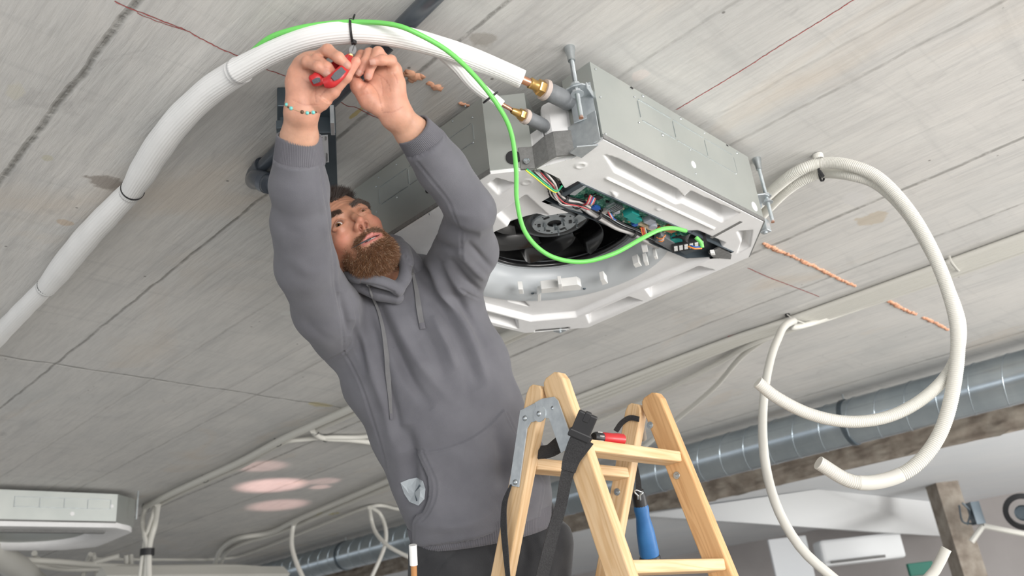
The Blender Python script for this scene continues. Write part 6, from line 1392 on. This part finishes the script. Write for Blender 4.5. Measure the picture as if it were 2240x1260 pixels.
# trousers and boots
FY = lambda z: lerpz(a1, f1, z)[1]
zf = STEP1[4] if len(STEP1) > 4 else .4
zf = min(STEP1, key=lambda z: abs(z - .80))
HipR, HipL = P(985, 1215, 1.98), P(1165, 1190, 2.02)
ftR, ftL = V3(XL + .075, FY(zf) + .03, zf + .015), V3(XL + DXL - .10, FY(zf) + .03, zf + .015)
knR, knL = .5 * (HipR + ftR) + V3(-.03, -.05, .02), .5 * (HipL + ftL) + V3(.03, -.05, .02)
def jean_sdf(p):
    d = loft(p, [(P(1046, 1120, 2.02), cw(.95, -.3), .150, .11), (P(1070, 1190, 2.03), cw(.97, -.22), .165, .118), (P(1085, 1250, 2.04), cw(1, -.1), .16, .115)], .03)
    for hp_, kn, ft in ((HipR, knR, ftR), (HipL, knL, ftL)):
        an = ft + V3(0, .05, .09); d = smin(d, chain(p, [hp_, kn, an], [.098, .068, .055], .02), .025)
    for c_, pts in ((-1, [P(1070, 1290, 1.86), P(1075, 1350, 1.84)]),): d = smax(d, -cone(p, pts[0], pts[1], .006, .02), .03)
    return d
jp = np.array([HipR, HipL, knR, knL, ftR, ftL, P(1046, 1120, 2.02)]); VJ, QJ, NJ = sdf_mesh(jean_sdf, jp.min(0) - .2, jp.max(0) + .2, .0045)
uvj, _ = project(VJ); oj = np.zeros(len(VJ))
for pl, w, a in (([(915, 1250), (945, 1215), (985, 1195)], 9, 5), ([(1195, 1085), (1205, 1110), (1212, 1135)], 7, 6), ([(1240, 1120), (1225, 1150), (1220, 1200)], 8, -5), ([(1130, 1150), (1150, 1200), (1145, 1255)], 10, -5), ([(1235, 1135), (1255, 1150)], 5, -5), ([(950, 1260), (975, 1225), (1000, 1205)], 3, -2.5), ([(1190, 1130), (1240, 1125)], 4, -4), ([(1180, 1180), (1200, 1220), (1205, 1260)], 10, 4), ([(1070, 1200), (1085, 1230), (1088, 1260)], 9, -4)):
    d, t = polydist(uvj, sp2(pl)); oj += a / 1000 * np.exp(-(d / w) ** 2)
VJ = VJ + NJ * oj[:, None]
tro = mk('trousers', VJ, QJ, M['jeans'], man, None, True, recalc=False)
bvJ = BVHTree.FromPolygons([Vector(v) for v in VJ], [tuple(map(int, q)) for q in QJ])
lp_ = [cast(bvJ, x, y, .003)[0] for x, y in ((1190, 1085), (1196, 1100), (1202, 1118), (1208, 1136))]
if all(p is not None for p in lp_): band(lp_, [.016, .016], nrm(-ray(1200, 1110)), .003, 'belt_loop', M['jeans'], tro)
M['boot'] = mat('dark_boot_leather', (.03, .025, .02), .5)
for ft in (ftR, ftL):
    def boot_sdf(p, ft=ft):
        d = chain(p, [ft + V3(0, .06, .12), ft + V3(0, .06, .03), ft + V3(0, -.09, .022)], [.052, .045, .036], .02); return smax(d, -(p[:, 2] - ft[2] + .008), .006)
    v, qd, n_ = sdf_mesh(boot_sdf, ft - V3(.12, .22, .1), ft + V3(.12, .2, .25), .006); mk('boot', v, qd, M['boot'], man, None, True, recalc=False)
# ------------------------------------------------------------------ small things on and around the worker
M['clear'] = mat('clear_plastic_film', (.75, .82, .86), .12, spec=.8, alpha=.35)
pk = thing('plastic_sachet', 'crumpled clear plastic sachet sticking out of the hoodie pocket', 'plastic bag', oncloth(905, 1080, .006))
poly = [(876, 1056), (895, 1048), (912, 1045), (924, 1052), (930, 1070), (928, 1092), (915, 1106), (896, 1098), (884, 1080)]
c0 = oncloth(906, 1078, .010); base_d = np.linalg.norm(c0 - OFF)
vs = [c0 - nrm(ray(906, 1078)) * .006]; m_ = len(poly)
for r in (.55, 1.0):
    for k, (x, y) in enumerate(poly):
        X2, Y2 = 906 + (x - 906) * r, 1078 + (y - 1078) * r; b = oncloth(X2, Y2, .007 + (.006 * ((k * 7) % 3 - 1) * .5 + .004 if r < 1 else 0)); vs.append(b if b is not None else c0)
fs = [(0, 1 + k, 1 + (k + 1) % m_) for k in range(m_)] + [(1 + k, 1 + m_ + k, 1 + m_ + (k + 1) % m_, 1 + (k + 1) % m_) for k in range(m_)]
q = MB(); q.add(vs, fs); o = q.build('film', M['clear'], pk, recalc=True); so_ = o.modifiers.new('t', 'SOLIDIFY'); so_.thickness = .0012
q = MB(); q.tube([oncloth(912, 1095, .009), oncloth(908, 1078, .010), oncloth(918, 1062, .009)], .0022, 8); q.build('contents', M['darksteel'], pk)
br = thing('wooden_tool_handle', 'orange-brown wooden stick with white tape sticking down below the hoodie hem', 'tool handle', P(905, 1225, 1.84))
q = MB(); q.tube([P(903, 1192, 1.835), P(905, 1236, 1.835)], .0088, 14); q.build('tape_wrap', M['whiteplastic'], br, smooth=2)
q = MB(); q.tube([P(905, 1232, 1.835), P(907, 1310, 1.84)], .0068, 14); q.build('stick', mat('orange_wood', (.50, .24, .09), .5), br, smooth=2)
scw = thing('screw', 'thin dark screw held between the lips of the worker', 'screw', hp(-.02, .01, -.075))
sa_, sb_ = hp(-.004, .010, -.0745), P(769, 543, 1.73)
q = MB(); q.tube([sa_, sa_ + (sb_ - sa_) * .55], .0016, 8); q.build('shaft', M['darksteel'], scw); q = MB(); q.tube([sa_ + (sb_ - sa_) * .5, sb_], [.0012, .0005], 8); q.build('tip', M['black'], scw)
# beaded bracelet
bw = thing('bead_bracelet', 'thin bracelet of turquoise and brown beads on the raised right wrist', 'bracelet', P(655, 240, 1.55))
ringp = []
for a in np.linspace(0, 2 * PI, 40, endpoint=False):
    c_ = P(657, 241, 1.558); u = CAMR @ nrm(V3(1, .22, 0)); v = CAMR @ nrm(V3(0, .35, 1)); d_ = nrm(u * math.cos(a) + v * math.sin(a))
    h_, n_, i_, t_ = bvh.ray_cast(Vector(c_), Vector(d_)); ringp.append(np.array(h_) + d_ * .0012 if h_ is not None else c_ + d_ * .03)
M['turq'] = mat('turquoise_bead', (.16, .55, .52), .3); M['bbead'] = mat('brown_bead', (.10, .05, .025), .3); M['bcord'] = mat('tan_cord', (.50, .33, .20), .7)
fr_c = [cast(bvh, x, y, .0008)[0] for x, y in ((621, 222), (624, 227), (629, 232), (637, 237), (650, 242), (661, 245), (672, 247), (684, 246.5), (692, 245), (695, 243))]
q = MB(); rp_ = [p_ for p_ in fr_c if p_ is not None]; q.tube(rp_, .0008, 6, cap=False); q.build('cord', M['bcord'], bw)
bp = [cast(bvh, x, y, 0)[0] for x, y in ((624, 228), (627, 229), (631, 234), (637, 237), (661, 245), (672, 247), (678, 247), (685, 246), (691, 245))]
for p_, m_, r_ in zip(bp, ('bbead', 'turq', 'bbead', 'turq', 'bbead', 'turq', 'bbead', 'turq', 'bbead'), (.0018, .0034, .0022, .0036, .0034, .0034, .002, .0036, .0022)):
    if p_ is None: continue
    q = MB(); q.lathe([(r_ * math.sin(a), r_ * math.cos(a)) for a in np.linspace(0, PI, 10)], p_, CAMR @ V3(1, .2, 0), 14); q.build('bead', M[m_], bw, smooth=True)
# gold ring
fg = FR['middle'][0]; rc = fg[0] + (fg[1] - fg[0]) * .85
rg = ring(rc, nrm(fg[1] - fg[0]), .0104, .0011, .0007, 'finger_ring', M['brass'], None); tag(rg, 'thin gold ring on a finger of the hand holding the pliers', 'ring')
# side-cutting pliers
pl_ = thing('pliers', 'red-handled cutting pliers with grey grips trimming the black cable tie', 'pliers', ZR(1060, 420, -.02))
piv = ZR(1068, 408, -.012)
def grip(pts, rs, nm='handle'):
    q = MB(); q.tube(spline(pts, 8), list(np.interp(np.linspace(0, 1, len(spline(pts, 8))), np.linspace(0, 1, len(rs)), rs)), 16, flat=.8, up=nrm(-ray(720, 170))); return q.build(nm, M['redplastic'], pl_, smooth=2)
gA = grip([ZR(722, 628, -.036), ZR(780, 610, -.034), ZR(880, 540, -.020), ZR(980, 470, -.014), piv], [.0095, .0125, .0105, .009, .005])
gB = grip([ZR(842, 648, -.050), ZR(900, 630, -.052), ZR(980, 560, -.046), ZR(1040, 480, -.028), piv], [.0095, .0115, .0105, .008, .005])
M['gripgrey'] = mat('dark_grey_grip', (.07, .075, .085), .6, bump=.5, bscale=300)
def pad(pts, w, parent):
    band(spline(pts, 5), w, nrm(-ray(720, 170)), .004, 'grip_pad', M['gripgrey'], parent)
pad([ZR(738, 640, -.049), ZR(775, 622, -.049), ZR(800, 618, -.047)], [.007, .009, .007], gA)
pad([ZR(910, 612, -.064), ZR(950, 580, -.062), ZR(1005, 528, -.056)], [.008, .013, .011], gB)
q = MB(); q.tube([ZR(716, 632, -.036), ZR(730, 625, -.036)], [.007, .0098], 14); q.build('handle_end', M['redplastic'], gA, smooth=2)
ju = nrm(ZR(1092, 335, -.012) - piv)
for s_ in (-1, 1):
    sd = nrm(np.cross(ju, ray(770, 110))); q = MB()
    q.prism([(0, 0), (.006, .006), (.012, .007), (.017, .005), (.021, .0005), (.010, .0003), (0, -.004)] if s_ > 0 else [(0, 0), (.006, -.006), (.012, -.007), (.017, -.005), (.021, -.0005), (.010, -.0003), (0, .004)][::-1], -.004, .004, 0, (ju, sd, nrm(-ray(770, 110))), piv)
    q.build('jaw', M['jawsteel'], pl_, bevel=.001)
q = MB(); q.lathe([(0, -.0055), (.004, -.005), (.0045, 0)], piv, nrm(ray(770, 110)), 14); q.build('pivot', M['brass'], pl_)
